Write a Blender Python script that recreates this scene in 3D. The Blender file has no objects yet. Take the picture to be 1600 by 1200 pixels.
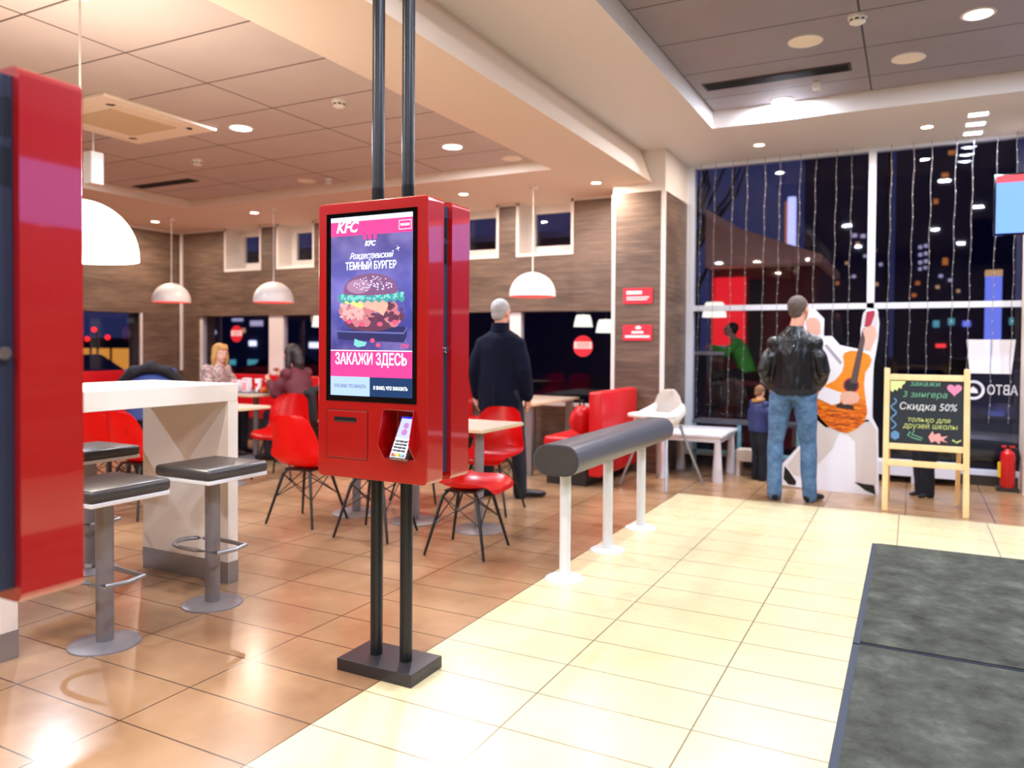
import bpy, bmesh, math, random
from mathutils import Vector, Matrix, noise
random.seed(7)
PI = math.pi
S = bpy.context.scene
C = S.collection

# ------------------------------------------------------------------ camera, world, exposure
cam_d = bpy.data.cameras.new('camera')
cam = bpy.data.objects.new('camera', cam_d); C.objects.link(cam)
F_PX, YAW, PITCH, ROLL = 1200.6, 0.47888, 0.019263, -0.0071878
fwd = Vector((-math.sin(YAW)*math.cos(PITCH), math.cos(YAW)*math.cos(PITCH), -math.sin(PITCH)))
rgt = Vector((math.cos(YAW), math.sin(YAW), 0)); dwn = fwd.cross(rgt)
r2 = rgt*math.cos(ROLL) + dwn*math.sin(ROLL)
d2 = -rgt*math.sin(ROLL) + dwn*math.cos(ROLL)
cam.matrix_world = Matrix(((r2.x, -d2.x, -fwd.x, 0), (r2.y, -d2.y, -fwd.y, 0), (r2.z, -d2.z, -fwd.z, 1.3513), (0, 0, 0, 1)))
cam_d.sensor_width = 36; cam_d.lens = F_PX/1600*36
cam_d.shift_y = -39.75/1600
cam_d.clip_end = 400; cam_d.clip_start = 0.05
cam_d.dof.use_dof = True; cam_d.dof.focus_distance = 3.15; cam_d.dof.aperture_fstop = 1.8
S.camera = cam
S.view_settings.view_transform = 'Standard'; S.view_settings.look = 'None'
S.view_settings.gamma = 1; S.view_settings.use_curve_mapping = False
S.view_settings.exposure = 0.55
S.cycles.use_denoising = True
S.cycles.max_bounces = 7; S.cycles.diffuse_bounces = 4; S.cycles.glossy_bounces = 4
S.cycles.transparent_max_bounces = 12; S.cycles.sample_clamp_indirect = 6
S.cycles.caustics_reflective = False; S.cycles.caustics_refractive = False
W = bpy.data.worlds.new('night_sky'); S.world = W; W.use_nodes = True
wb = W.node_tree.nodes['Background']
wb.inputs[0].default_value = (0.016, 0.020, 0.066, 1); wb.inputs[1].default_value = 0.9

# ------------------------------------------------------------------ materials
def lin(c):
    return tuple(((v/255)/12.92 if v/255 <= .04045 else ((v/255+.055)/1.055)**2.4) for v in c)
M = {}
def mat(name, rgb, rough=.5, metal=0, emis=None, es=0, coat=0, spec=.5, trans=0, sheen=0):
    m = bpy.data.materials.new(name); m.use_nodes = True
    b = m.node_tree.nodes['Principled BSDF']
    c = lin(rgb)
    b.inputs['Base Color'].default_value = (*c, 1)
    b.inputs['Roughness'].default_value = rough; b.inputs['Metallic'].default_value = metal
    b.inputs['Specular IOR Level'].default_value = spec
    b.inputs['Coat Weight'].default_value = coat; b.inputs['Coat Roughness'].default_value = .04
    b.inputs['Transmission Weight'].default_value = trans
    b.inputs['Sheen Weight'].default_value = sheen
    if emis:
        b.inputs['Emission Color'].default_value = (*lin(emis), 1); b.inputs['Emission Strength'].default_value = es
    M[name] = m
    return m
def nodes(m):
    nt = m.node_tree
    return nt, nt.nodes, nt.links, nt.nodes['Principled BSDF']
def texco(m, scale=(1, 1, 1), loc=(0, 0, 0), rot=(0, 0, 0)):
    nt, n, l, b = nodes(m)
    t = n.new('ShaderNodeTexCoord'); mp = n.new('ShaderNodeMapping')
    mp.inputs['Scale'].default_value = scale; mp.inputs['Location'].default_value = loc; mp.inputs['Rotation'].default_value = rot
    l.new(t.outputs['Object'], mp.inputs['Vector'])
    return mp.outputs['Vector']
def ramp(m, fac, stops):
    nt, n, l, b = nodes(m)
    r = n.new('ShaderNodeValToRGB')
    e = r.color_ramp.elements
    while len(e) < len(stops): e.new(.5)
    for i, (p, c) in enumerate(stops): e[i].position = p; e[i].color = (*lin(c), 1)
    l.new(fac, r.inputs[0]); return r.outputs[0]
def mix(m, fac, a, b_, mode='MIX'):
    nt, n, l, b = nodes(m)
    x = n.new('ShaderNodeMix'); x.data_type = 'RGBA'; x.blend_type = mode
    for sock, v in ((x.inputs[0], fac), (x.inputs[6], a), (x.inputs[7], b_)):
        if hasattr(v, 'is_output') or hasattr(v, 'links'): l.new(v, sock)
        elif isinstance(v, (int, float)): sock.default_value = v
        else: sock.default_value = (*lin(v), 1)
    return x.outputs[2]
def nz(m, vec, scale, detail=4, rough=.5):
    nt, n, l, b = nodes(m)
    t = n.new('ShaderNodeTexNoise'); t.inputs['Scale'].default_value = scale; t.inputs['Detail'].default_value = detail
    t.inputs['Roughness'].default_value = rough
    l.new(vec, t.inputs['Vector']); return t.outputs[0]
def bump(m, h, strength=.2, dist=.01):
    nt, n, l, b = nodes(m)
    x = n.new('ShaderNodeBump'); x.inputs['Strength'].default_value = strength; x.inputs['Distance'].default_value = dist
    l.new(h, x.inputs['Height']); l.new(x.outputs[0], b.inputs['Normal'])
def tiles(name, c1, c2, grout, w, h, loc, rough=.3, mortar=.004, cloud=1.6, mott=.5, spec=.5, rmax=None):
    m = mat(name, c1, rough, spec=spec); nt, n, l, b = nodes(m)
    v = texco(m, loc=loc)
    br = n.new('ShaderNodeTexBrick'); br.offset = 0; br.squash = 1
    br.inputs['Scale'].default_value = 1; br.inputs['Brick Width'].default_value = w; br.inputs['Row Height'].default_value = h
    br.inputs['Mortar Size'].default_value = mortar; br.inputs['Mortar Smooth'].default_value = .3; br.inputs['Bias'].default_value = 0
    l.new(v, br.inputs['Vector'])
    f = nz(m, v, cloud, 6, .6)
    base = ramp(m, f, [(.3, c1), (.7, c2)])
    l.new(mix(m, br.outputs['Fac'], base, grout), b.inputs['Base Color'])
    if rmax:
        mr = n.new('ShaderNodeMapRange'); mr.inputs[3].default_value = rough; mr.inputs[4].default_value = rmax
        l.new(f, mr.inputs[0]); l.new(mr.outputs[0], b.inputs['Roughness'])
    return m
tiles('tile_cream', (214, 198, 152), (226, 211, 170), (138, 122, 94), .6, .3, (1.865, -2.066+3, 0), rough=.22, rmax=.34)
tiles('tile_brown', (138, 102, 72), (184, 148, 110), (78, 58, 44), .615, .3, (1.865+6.15, -2.066+3, 0), rough=.14, rmax=.3, spec=.6, cloud=1.1)
tiles('ceiling_panel_left', (198, 184, 178), (206, 192, 186), (104, 86, 80), 1.26, .625, (4.38+12.6, -3.17+6.25, 0), rough=.8, mortar=.009)
tiles('ceiling_panel_right', (150, 142, 148), (158, 150, 156), (66, 60, 66), 1.355, .685, (1.69, -4.19+6.85, 0), rough=.55, mortar=.008)
def wood(name, a, b2, c3, rough=.5, horiz=True, sc=1.0):
    m = mat(name, a, rough); nt, n, l, b = nodes(m)
    v = texco(m, scale=(1.2*sc, 1.2*sc, 14*sc) if horiz else (14*sc, 14*sc, 1.2*sc))
    f = nz(m, v, 2.2, 8, .62)
    v2 = texco(m, scale=(.5, .5, 2.2)); f2 = nz(m, v2, 2, 3)
    col = ramp(m, f, [(.32, c3), (.5, a), (.68, b2)])
    l.new(mix(m, .35, col, ramp(m, f2, [(.35, c3), (.65, b2)])), b.inputs['Base Color'])
    return m
wood('wood_panel', (106, 84, 70), (136, 112, 94), (78, 62, 52), .45)
wood('pine', (244, 208, 150), (250, 220, 166), (232, 192, 130), .4, horiz=False, sc=.5)
mat('white_paint', (236, 226, 218), .55)
mat('soffit_paint', (240, 222, 204), .7)
mat('soffit_right_paint', (232, 224, 220), .7)
mat('white_trim', (240, 232, 226), .4)
mat('window_frame_white', (225, 232, 246), .35)
mat('dark_skirting', (52, 46, 44), .4)
mat('kiosk_red', (172, 0, 2), .32, coat=1, spec=.4); M['kiosk_red'].node_tree.nodes['Principled BSDF'].inputs['Coat IOR'].default_value = 1.9
nt, n, l, b = nodes(M['kiosk_red'])
bump(M['kiosk_red'], nz(M['kiosk_red'], texco(M['kiosk_red']), 90, 2), .05, .002)
mat('kiosk_red_matte', (168, 4, 8), .4)
mat('kiosk_core', (44, 52, 76), .45)
mat('black_slot', (6, 6, 8), .5)
mat('post_charcoal', (38, 40, 44), .32, metal=.3)
mat('plate_charcoal', (56, 54, 58), .28, metal=.2)
mat('glass_black', (5, 5, 8), .06, spec=.6)
mat('chrome', (210, 212, 216), .18, metal=1)
mat('steel', (170, 172, 178), .35, metal=.8)
mat('grey_metal', (140, 136, 140), .38, metal=.35)
mat('white_metal', (226, 228, 230), .4)
mat('leatherette', (64, 62, 62), .32)
mat('armrest_grey', (84, 84, 92), .34)
mat('counter_white', (244, 238, 230), .22)
mat('red_plastic', (226, 14, 14), .3, spec=.5)
mat('black_metal', (20, 20, 22), .4)
mat('red_vinyl', (206, 24, 30), .32)
mat('table_laminate', (196, 176, 156), .35)
mat('table_edge', (214, 190, 150), .45)
mat('white_plastic', (244, 240, 234), .35)
mat('kids_white', (232, 234, 246), .35)
mat('blue_paint', (120, 176, 200), .4)
mat('grey_board', (66, 70, 80), .5)
mat('pale_box', (226, 212, 204), .5)
mat('lamp_shade_white', (236, 230, 224), .35)
mat('lamp_shade_coral', (232, 70, 66), .4, emis=(255, 110, 100), es=.35)
mat('lamp_shade_glow', (255, 250, 240), .4, emis=(255, 244, 226), es=3.2)
mat('bulb_warm', (255, 240, 220), .5, emis=(255, 214, 186), es=14)
mat('bulb_cool', (240, 246, 255), .5, emis=(214, 226, 255), es=20)
mat('mat_rubber', (36, 48, 66), .6)
mt = mat('carpet_grey', (74, 76, 70), .95, spec=.15); nt, n, l, b = nodes(mt)
f = nz(mt, texco(mt), 5, 9, .7)
l.new(ramp(mt, f, [(.3, (50, 50, 46)), (.55, (82, 84, 76)), (.75, (112, 114, 104))]), b.inputs['Base Color']); bump(mt, f, .5, .01)
mat('chalkboard', (30, 36, 42), .75)
for nme, c in dict(chalk_yellow=(214, 226, 150), chalk_pink=(226, 136, 168), chalk_green=(110, 170, 136), chalk_white=(220, 220, 220),
                   chalk_blue=(96, 136, 178), chalk_coral=(232, 156, 150), chalk_olive=(196, 206, 120)).items(): mat(nme, c, .9)
mat('sign_red', (232, 40, 62), .5); mat('sign_white', (250, 244, 244), .5)
mat('skin', (224, 160, 132), .5); mat('skin_pale', (232, 178, 156), .5)
lm = mat('leather_black', (18, 20, 24), .3, coat=.2); bump(lm, nz(lm, texco(lm, scale=(7, 7, 2)), 2.2, 3), .8, .04)
nv = mat('wool_navy', (8, 13, 34), .9, spec=.2); bump(nv, nz(nv, texco(nv, scale=(4, 4, 1.2)), 2, 2), .6, .03)
dn = mat('denim', (70, 104, 146), .8); nt, n, l, b = nodes(dn)
fd = nz(dn, texco(dn, scale=(7, 7, 9)), 1.5, 6, .7)
l.new(ramp(dn, fd, [(.3, (46, 78, 116)), (.7, (100, 136, 176))]), b.inputs['Base Color']); bump(dn, fd, .6, .02)
mat('trouser_dark', (16, 20, 34), .8); mat('shoe_black', (16, 15, 17), .4); mat('shoe_sole_tan', (190, 150, 60), .6)
mat('hair_grey', (168, 164, 162), .8); mat('hair_brown_short', (92, 78, 72), .8); mat('hair_child', (128, 88, 58), .8)
mat('hair_blond', (200, 150, 84), .6); mat('hair_dark', (42, 26, 26), .5)
mat('parka_navy', (28, 40, 92), .6); mat('fur_tan', (164, 120, 60), .95); mat('fur_grey', (92, 82, 84), .95); mat('black_cloth', (22, 20, 26), .8)
mat('jacket_blue', (44, 62, 120), .7); mat('green_fleece', (80, 200, 60), .8); mat('dark_green_fleece', (30, 70, 30), .8)
lp = mat('leopard', (60, 52, 58), .7); nt, n, l, b = nodes(lp)
vo = n.new('ShaderNodeTexVoronoi'); vo.inputs['Scale'].default_value = 46; l.new(texco(lp), vo.inputs['Vector'])
l.new(ramp(lp, vo.outputs[0], [(.28, (34, 28, 36)), (.5, (208, 176, 168))]), b.inputs['Base Color'])
mat('maroon_top', (96, 30, 40), .7)
mat('eye_white', (235, 232, 228), .3); mat('eye_dark', (30, 22, 20), .3); mat('lip', (190, 90, 86), .5)
mat('card_white', (238, 238, 246), .5); mat('suit_pale', (214, 204, 200), .6); mat('suit_white', (236, 234, 238), .55); mat('suit_line', (170, 162, 168), .6)
gm = mat('guitar_orange', (240, 140, 30), .35); nt, n, l, b = nodes(gm)
vv = texco(gm, scale=(1, 1, 4), rot=(0, .3, 0)); fg = nz(gm, vv, 9, 5, .65)
sx = n.new('ShaderNodeSeparateXYZ'); l.new(texco(gm), sx.inputs[0])
mr = n.new('ShaderNodeMapRange'); mr.inputs[1].default_value = .95; mr.inputs[2].default_value = .75; l.new(sx.outputs[2], mr.inputs[0])
l.new(mix(gm, mr.outputs[0], ramp(gm, fg, [(.3, (240, 132, 24)), (.8, (248, 158, 50))]), ramp(gm, fg, [(.36, (110, 44, 16)), (.5, (216, 92, 14)), (.62, (244, 150, 30))])), b.inputs['Base Color'])
mat('guitar_neck', (92, 72, 70), .5); mat('guitar_head', (176, 44, 70), .5); mat('guitar_hole', (46, 34, 34), .5); mat('peg_pale', (222, 216, 214), .4)
mat('ext_red', (206, 14, 22), .3, coat=.5); mat('label_yellow', (240, 210, 40), .5)
mat('vent_dark', (70, 62, 62), .6); mat('vent_cream', (254, 240, 220), .6); mat('vent_tan', (226, 204, 166), .7)
mat('asphalt', (26, 24, 30), .8); mat('car_paint', (110, 108, 108), .25, metal=.5, coat=.6); mat('car_dark', (14, 14, 22), .3); mat('tyre', (12, 12, 12), .8)
mat('night_facade', (70, 68, 110), .9); mat('brick_orange', (150, 96, 40), .8)
mat('plaster_peach', (200, 150, 128), .8, emis=(150, 100, 90), es=.12)  # roof of the reflection stand-in, with a faint glow put in
mat('maroon_wall', (120, 10, 24), .6)
def glow(name, c, s):
    m = mat(name, (0, 0, 0), .6, emis=c, es=s, spec=.2); return m
glow('reflected_red_panel', (226, 30, 40), .9); glow('lit_window_warm', (220, 170, 120), .6); glow('lit_window_pale', (200, 190, 220), .6)
glow('lit_orange', (210, 120, 60), .5); glow('lit_teal', (90, 170, 180), .6); glow('lit_taillight', (255, 30, 30), 2.5); glow('lit_headlight', (200, 232, 255), 2.2)
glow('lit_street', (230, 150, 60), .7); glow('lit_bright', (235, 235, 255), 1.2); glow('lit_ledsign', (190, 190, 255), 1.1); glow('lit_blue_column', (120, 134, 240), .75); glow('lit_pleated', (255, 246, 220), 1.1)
glow('screen_blue', (104, 146, 236), 1.5); glow('screen_red', (240, 90, 100), 1.0); glow('lit_car_red', (255, 60, 60), 1.2)
glow('disp_white', (214, 236, 255), 1.1); glow('disp_pink', (250, 66, 146), .95); glow('disp_text', (240, 246, 255), 1.25)
glow('disp_navy', (28, 62, 108), .8); glow('disp_lightblue', (176, 204, 252), .95); glow('disp_bun', (140, 96, 140), .8); glow('disp_bun_hi', (186, 140, 176), .8)
glow('disp_seed', (222, 212, 255), 1.05); glow('disp_lettuce', (130, 214, 206), .9); glow('disp_lettuce_dark', (84, 168, 170), .8); glow('disp_cheese', (232, 180, 160), .9); glow('disp_yolk', (226, 224, 130), .95)
glow('disp_chicken', (214, 130, 140), .85); glow('disp_chicken_hi', (244, 178, 176), .9); glow('disp_brown', (120, 70, 96), .7); glow('disp_board', (56, 54, 110), .7); glow('disp_board_edge', (110, 116, 186), .8)
glow('disp_berry', (230, 90, 130), .9); glow('disp_greytext', (120, 126, 160), .8); glow('term_screen', (176, 182, 255), 1.2); glow('term_icon', (196, 130, 200), .9); glow('term_blue', (40, 40, 255), 1.5)
dbm = glow('disp_picture', (90, 84, 180), .8); nt, n, l, b = nodes(dbm)
gv = texco(dbm); sx = n.new('ShaderNodeSeparateXYZ'); l.new(gv, sx.inputs[0])
mr = n.new('ShaderNodeMapRange'); mr.inputs[1].default_value = 1.31; mr.inputs[2].default_value = 1.78; l.new(sx.outputs[2], mr.inputs[0])
fn = nz(dbm, gv, 9, 2)
c_ = mix(dbm, .4, ramp(dbm, mr.outputs[0], [(0, (70, 66, 140)), (.35, (84, 92, 190)), (.6, (120, 120, 214)), (1, (92, 86, 150))]), ramp(dbm, fn, [(.35, (70, 58, 130)), (.65, (170, 150, 220))]))
l.new(c_, b.inputs['Emission Color'])
# clear window glass: fresnel reflection over clear transmission
g = bpy.data.materials.new('window_glass'); g.use_nodes = True; nt = g.node_tree; nt.nodes.clear()
o_ = nt.nodes.new('ShaderNodeOutputMaterial'); mx = nt.nodes.new('ShaderNodeMixShader'); fr = nt.nodes.new('ShaderNodeFresnel'); fr.inputs[0].default_value = 1.5
tr = nt.nodes.new('ShaderNodeBsdfTransparent'); tr.inputs[0].default_value = (.86, .88, .95, 1)
gl = nt.nodes.new('ShaderNodeBsdfGlossy'); gl.inputs['Roughness'].default_value = .02
ge = nt.nodes.new('ShaderNodeNewGeometry'); ma = nt.nodes.new('ShaderNodeMath'); ma.operation = 'SUBTRACT'; ma.use_clamp = True
nt.links.new(fr.outputs[0], ma.inputs[0]); nt.links.new(ge.outputs['Backfacing'], ma.inputs[1]); nt.links.new(ma.outputs[0], mx.inputs[0]); nt.links.new(tr.outputs[0], mx.inputs[1]); nt.links.new(gl.outputs[0], mx.inputs[2]); nt.links.new(mx.outputs[0], o_.inputs[0])
M['window_glass'] = g

# ------------------------------------------------------------------ mesh helpers
class MB:
    def __init__(s): s.b = bmesh.new()
    def _add(s, t):
        me = bpy.data.meshes.new('t'); t.to_mesh(me); s.b.from_mesh(me); bpy.data.meshes.remove(me); t.free(); return s
    def box(s, x0, x1, y0, y1, z0, z1, bev=0, seg=2, rot=None, edges=None):
        t = bmesh.new(); bmesh.ops.create_cube(t, size=1)
        for v in t.verts: v.co = Vector(((x0+x1)/2+v.co.x*(x1-x0), (y0+y1)/2+v.co.y*(y1-y0), (z0+z1)/2+v.co.z*(z1-z0)))
        if bev:
            es = t.edges[:]
            if edges == 'y': es = [e for e in es if abs(e.verts[0].co.y-e.verts[1].co.y) > 1e-6]
            bmesh.ops.bevel(t, geom=es, offset=bev, segments=seg, affect='EDGES', profile=.5)
        if rot is not None: bmesh.ops.transform(t, matrix=rot, verts=t.verts)
        return s._add(t)
    def cyl(s, c, r, h, r2=None, seg=24, axis='z', caps=True, bev=0):
        t = bmesh.new(); bmesh.ops.create_cone(t, cap_ends=caps, segments=seg, radius1=r, radius2=r if r2 is None else r2, depth=h)
        if bev:
            es = [e for e in t.edges if len(e.link_faces) == 2 and any(len(f_.verts) > 4 for f_ in e.link_faces)]
            bmesh.ops.bevel(t, geom=es, offset=bev, segments=2, affect='EDGES')
        R = {'z': Matrix(), 'x': Matrix.Rotation(PI/2, 4, 'Y'), 'y': Matrix.Rotation(-PI/2, 4, 'X')}[axis]
        bmesh.ops.transform(t, matrix=Matrix.Translation(c) @ R, verts=t.verts)
        return s._add(t)
    def ball(s, c, r, seg=16, rot=None):
        t = bmesh.new(); bmesh.ops.create_uvsphere(t, u_segments=seg, v_segments=max(6, seg*2//3), radius=1)
        rr = (r, r, r) if isinstance(r, (int, float)) else r
        m = Matrix.Translation(c) @ (rot.to_4x4() if rot is not None else Matrix()) @ Matrix.Diagonal((*rr, 1))
        bmesh.ops.transform(t, matrix=m, verts=t.verts); return s._add(t)
    def tube(s, pts, r, seg=12, flat=False):
        pts = [Vector(p) for p in pts]; n_ = len(pts)
        rs = [r]*n_ if isinstance(r, (int, float)) else list(r)
        rs = [(q, q) if isinstance(q, (int, float)) else q for q in rs]
        t = bmesh.new(); rings = []
        for i, p in enumerate(pts):
            d = (pts[min(i+1, n_-1)]-pts[max(i-1, 0)]).normalized()
            ax = Vector((1, 0, 0)) if abs(d.x) < .9 else Vector((0, 1, 0))
            u = (ax-d*ax.dot(d)).normalized(); v = d.cross(u)
            rings.append([t.verts.new(p+u*math.cos(2*PI*k/seg)*rs[i][0]+v*math.sin(2*PI*k/seg)*rs[i][1]) for k in range(seg)])
        for a, c_ in zip(rings, rings[1:]):
            for k in range(seg): t.faces.new((a[k], a[(k+1) % seg], c_[(k+1) % seg], c_[k]))
        t.faces.new(rings[0][::-1]); t.faces.new(rings[-1])
        s._add(t)
        if not flat:
            pass
        return s
    def limb(s, pts, r, seg=12):
        s.tube(pts, r, seg)
        for p, q in zip(pts, r):
            q = q if isinstance(q, (int, float)) else min(q)
            s.ball(p, q*.98, 10)
        return s
    def lathe(s, c, prof, seg=32):
        t = bmesh.new(); rings = []
        for r, z in prof:
            rings.append([t.verts.new((c[0]+r*math.cos(2*PI*k/seg), c[1]+r*math.sin(2*PI*k/seg), c[2]+z)) for k in range(seg)])
        for a, b2 in zip(rings, rings[1:]):
            for k in range(seg): t.faces.new((a[k], a[(k+1) % seg], b2[(k+1) % seg], b2[k]))
        return s._add(t)
    def prism(s, poly, a0, a1, plane='xz'):
        t = bmesh.new()
        def P3(u, v, w): return {'xz': (u, w, v), 'yz': (w, u, v), 'xy': (u, v, w)}[plane]
        A = [t.verts.new(P3(u, v, a0)) for u, v in poly]; B = [t.verts.new(P3(u, v, a1)) for u, v in poly]
        n_ = len(poly)
        f1 = t.faces.new(A); f2 = t.faces.new(B[::-1])
        for i in range(n_): t.faces.new((A[i], B[i], B[(i+1) % n_], A[(i+1) % n_]))
        bmesh.ops.recalc_face_normals(t, faces=t.faces[:])
        bmesh.ops.triangulate(t, faces=[f1, f2])
        return s._add(t)
    def disc(s, c, r, seg=24, sx=1):
        return s.prism([(c[0]+sx*r*math.cos(2*PI*k/seg), c[2]+r*math.sin(2*PI*k/seg)) for k in range(seg)], c[1], c[1]-.0006)
    def xf(s, m): bmesh.ops.transform(s.b, matrix=m, verts=s.b.verts); return s
    def build(s, name, m, parent=None, smooth=True, remesh=0, sm=4, noise_amp=0, noise_sc=6):
        me = bpy.data.meshes.new(name); s.b.to_mesh(me); s.b.free()
        o = bpy.data.objects.new(name, me)
        if remesh:
            C.objects.link(o)
            md = o.modifiers.new('r', 'REMESH'); md.mode = 'VOXEL'; md.voxel_size = remesh
            m2 = o.modifiers.new('s', 'SMOOTH'); m2.factor = .5; m2.iterations = sm
            dg = bpy.context.evaluated_depsgraph_get(); dg.update()
            me2 = bpy.data.meshes.new_from_object(o.evaluated_get(dg)); o.modifiers.clear(); o.data = me2; me2.name = name
            C.objects.unlink(o); me = me2
            if noise_amp:
                for v in me.vertices:
                    q = v.co*noise_sc
                    v.co += v.normal*noise.noise(Vector((q.x, q.y, q.z*.45)))*noise_amp
        me.materials.clear(); me.materials.append(M[m] if isinstance(m, str) else m)
        C.objects.link(o)
        if parent: o.parent = parent
        if smooth:
            for p in me.polygons: p.use_smooth = True
            if not remesh:
                b3 = bmesh.new(); b3.from_mesh(me)
                for e in b3.edges:
                    if len(e.link_faces) == 2 and e.calc_face_angle(0) > .6: e.smooth = False
                b3.to_mesh(me); b3.free()
        return o
def tag(o, label, cat, group=None, kind=None):
    o['label'] = label; o['category'] = cat
    if group: o['group'] = group
    if kind: o['kind'] = kind
    return o
def thing(name, label, cat, loc=(0, 0, 0), rz=0, group=None):
    o = bpy.data.objects.new(name, None); C.objects.link(o); o.location = loc; o.rotation_euler = (0, 0, rz)
    o.empty_display_size = .1
    return tag(o, label, cat, group)
def struct(o, label=None):
    o['kind'] = 'structure'
    if label: o['label'] = label
    return o
def copy_tree(o, parent=None):
    c = o.copy(); C.objects.link(c); c.parent = parent
    for ch in list(o.children): copy_tree(ch, c)
    return c
def dup(o, label, loc, rz=None):
    c = copy_tree(o); c.location = loc; c['label'] = label
    if rz is not None: c.rotation_euler = (0, 0, rz)
    return c
def text(s, size, m, parent, loc, rz=0, shear=0, sx=1, name='lettering', align='CENTER', bold=0, flip=False, rx=PI/2):
    cu = bpy.data.curves.new(name, 'FONT'); cu.body = s; cu.size = size; cu.shear = shear; cu.align_x = align; cu.align_y = 'CENTER'
    cu.extrude = .0004; cu.offset = bold; cu.resolution_u = 3
    t = bpy.data.objects.new(name, cu); C.objects.link(t)
    dg = bpy.context.evaluated_depsgraph_get(); dg.update()
    me = bpy.data.meshes.new_from_object(t.evaluated_get(dg)); C.objects.unlink(t); bpy.data.objects.remove(t)
    me.transform(Matrix.Rotation(rz, 4, 'Z') @ Matrix.Rotation(rx, 4, 'X') @ Matrix.Diagonal((-sx if flip else sx, 1, 1, 1)))
    me.materials.clear(); me.materials.append(M[m])
    o = bpy.data.objects.new(name, me); C.objects.link(o); o.location = loc
    if parent: o.parent = parent
    return o

# ------------------------------------------------------------------ lamps of the place
def area(loc, power, col, size, rot=(0, 0, 0), shape='DISK', parent=None, spread=PI):
    d = bpy.data.lights.new('lamp_light', 'AREA'); d.energy = power; d.color = col; d.shape = shape; d.size = size; d.spread = spread
    o = bpy.data.objects.new('lamp_light', d); C.objects.link(o); o.location = loc; o.rotation_euler = rot
    if parent: o.parent = parent
    return o
WARM = (1, .83, .69); COOL = (.80, .87, 1)
def downlight(x, y, z, cool, label, power, group):
    r = .085 if cool else .05
    t = thing('ceiling_spotlight', label, 'ceiling light', (x, y, z), 0, group)
    MB().lathe((0, 0, 0), [(r, 0), (r, -.006), (r+.018, -.006), (r+.022, 0)], 24).build('trim_ring', 'white_paint', t)
    MB().cyl((0, 0, -.002), r, .003, seg=24).build('bulb', 'bulb_cool' if cool else 'bulb_warm', t)
    area((0, 0, -.012), power, COOL if cool else WARM, r*1.8, parent=t)
    return t
ZL, ZR, ZS, ZH = 3.15, 3.55, 3.05, 3.39
G1, G2 = 'cool round downlights in the ceiling trays', 'small warm spotlights in the soffits'
PC, PW = 44, 19
downlight(-5.03, 4.71, ZL, True, 'bright cool downlight in left ceiling tray beside the square air conditioner', PC, G1)
downlight(-3.75, 6.01, ZL, True, 'bright cool downlight in left ceiling tray just right of the kiosk posts', PC, G1)
downlight(.36, 5.95, ZR, True, 'brightest cool downlight in dark right ceiling tray at the top right', PC, G1)
downlight(-1.06, 7.26, ZR, True, 'cool downlight in dark right ceiling tray below the slot grille', PC, G1)
for i, (x, y) in enumerate([(-9.55, 7.37), (-7.68, 7.42), (-4.54, 7.52), (-2.96, 7.59)]):
    downlight(x, y, ZS, False, ['small warm spotlight in soffit left of the corner pendant', 'small warm spotlight in soffit left of the second dome pendant',
              'small warm spotlight in soffit just right of the ordering kiosk top', 'small warm spotlight in soffit above the wood column, rightmost over the tables'][i], PW, G2)
downlight(-1.4, 8.11, ZH, False, 'small warm spotlight in right soffit above the left window pane', PW, G2)
downlight(.1, 8.12, ZH, False, 'small warm spotlight in right soffit above the right window pane', PW, G2)
# the same ceiling lamps go on over the part of the room the photo does not reach
for (x, y, z, c_) in [(-7.6, 4.7, ZL, 1), (-6.3, 2.2, ZL, 1), (-3.75, .6, ZL, 1), (-6.3, -.8, ZL, 1), (-1.06, 2.4, ZR, 1), (.9, 3.6, ZR, 1), (.36, 1.2, ZR, 1), (-1.06, -.9, ZR, 1), (1.9, 6, ZR, 1), (.9, -1.2, ZR, 1),
                      (-2.15, -1.6, ZH, 0), (-2.78, 1.6, ZS, 0), (-2.78, -1.2, ZS, 0)]:
    area((x, y, z-.012), PC if c_ else PW, COOL if c_ else WARM, .15)

# ------------------------------------------------------------------ floor
struct(MB().box(-1.865, 4.5, -3, 6.9, -.1, 0).build('floor', 'tile_cream', smooth=False), 'cream tiled floor')
struct(MB().box(-10.4, -1.865, -3, 8.9, -.1, 0).build('floor', 'tile_brown', smooth=False), 'brown tiled floor of the dining area')
struct(MB().box(-1.865, 4.5, 6.9, 8.9, -.1, 0).build('floor', 'tile_brown', smooth=False), 'brown tiled floor by the window')
# ------------------------------------------------------------------ ceilings
struct(MB().box(-8.4, -3.0, -3, 7.0, ZL, ZL+.05).build('ceiling', 'ceiling_panel_left', smooth=False), 'beige panel ceiling')
struct(MB().box(-1.8, 4.5, -3, 7.4, ZR, ZR+.05).build('ceiling', 'ceiling_panel_right', smooth=False), 'dark grey panel ceiling')
m = MB(); m.box(-8.2, -3.13, 6.83, 8.75, ZS, 3.75); m.box(-10.3, -8.2, -3, 8.75, ZS, 3.75)
m.prism([(-3.13, ZS), (-2.43, ZS), (-2.55, ZH), (-2.55, 3.75), (-3.13, 3.75)], -3, 8.75)
struct(m.build('ceiling', 'soffit_paint', smooth=False), 'cream plaster soffit around the dining ceiling')
m = MB(); m.box(-2.55, -1.69, -3, 8.9, ZH, 3.75); m.box(-1.69, 4.5, 7.32, 8.9, ZH, 3.75)
struct(m.build('ceiling', 'soffit_right_paint', smooth=False), 'white plaster soffit by the tall window')
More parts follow.
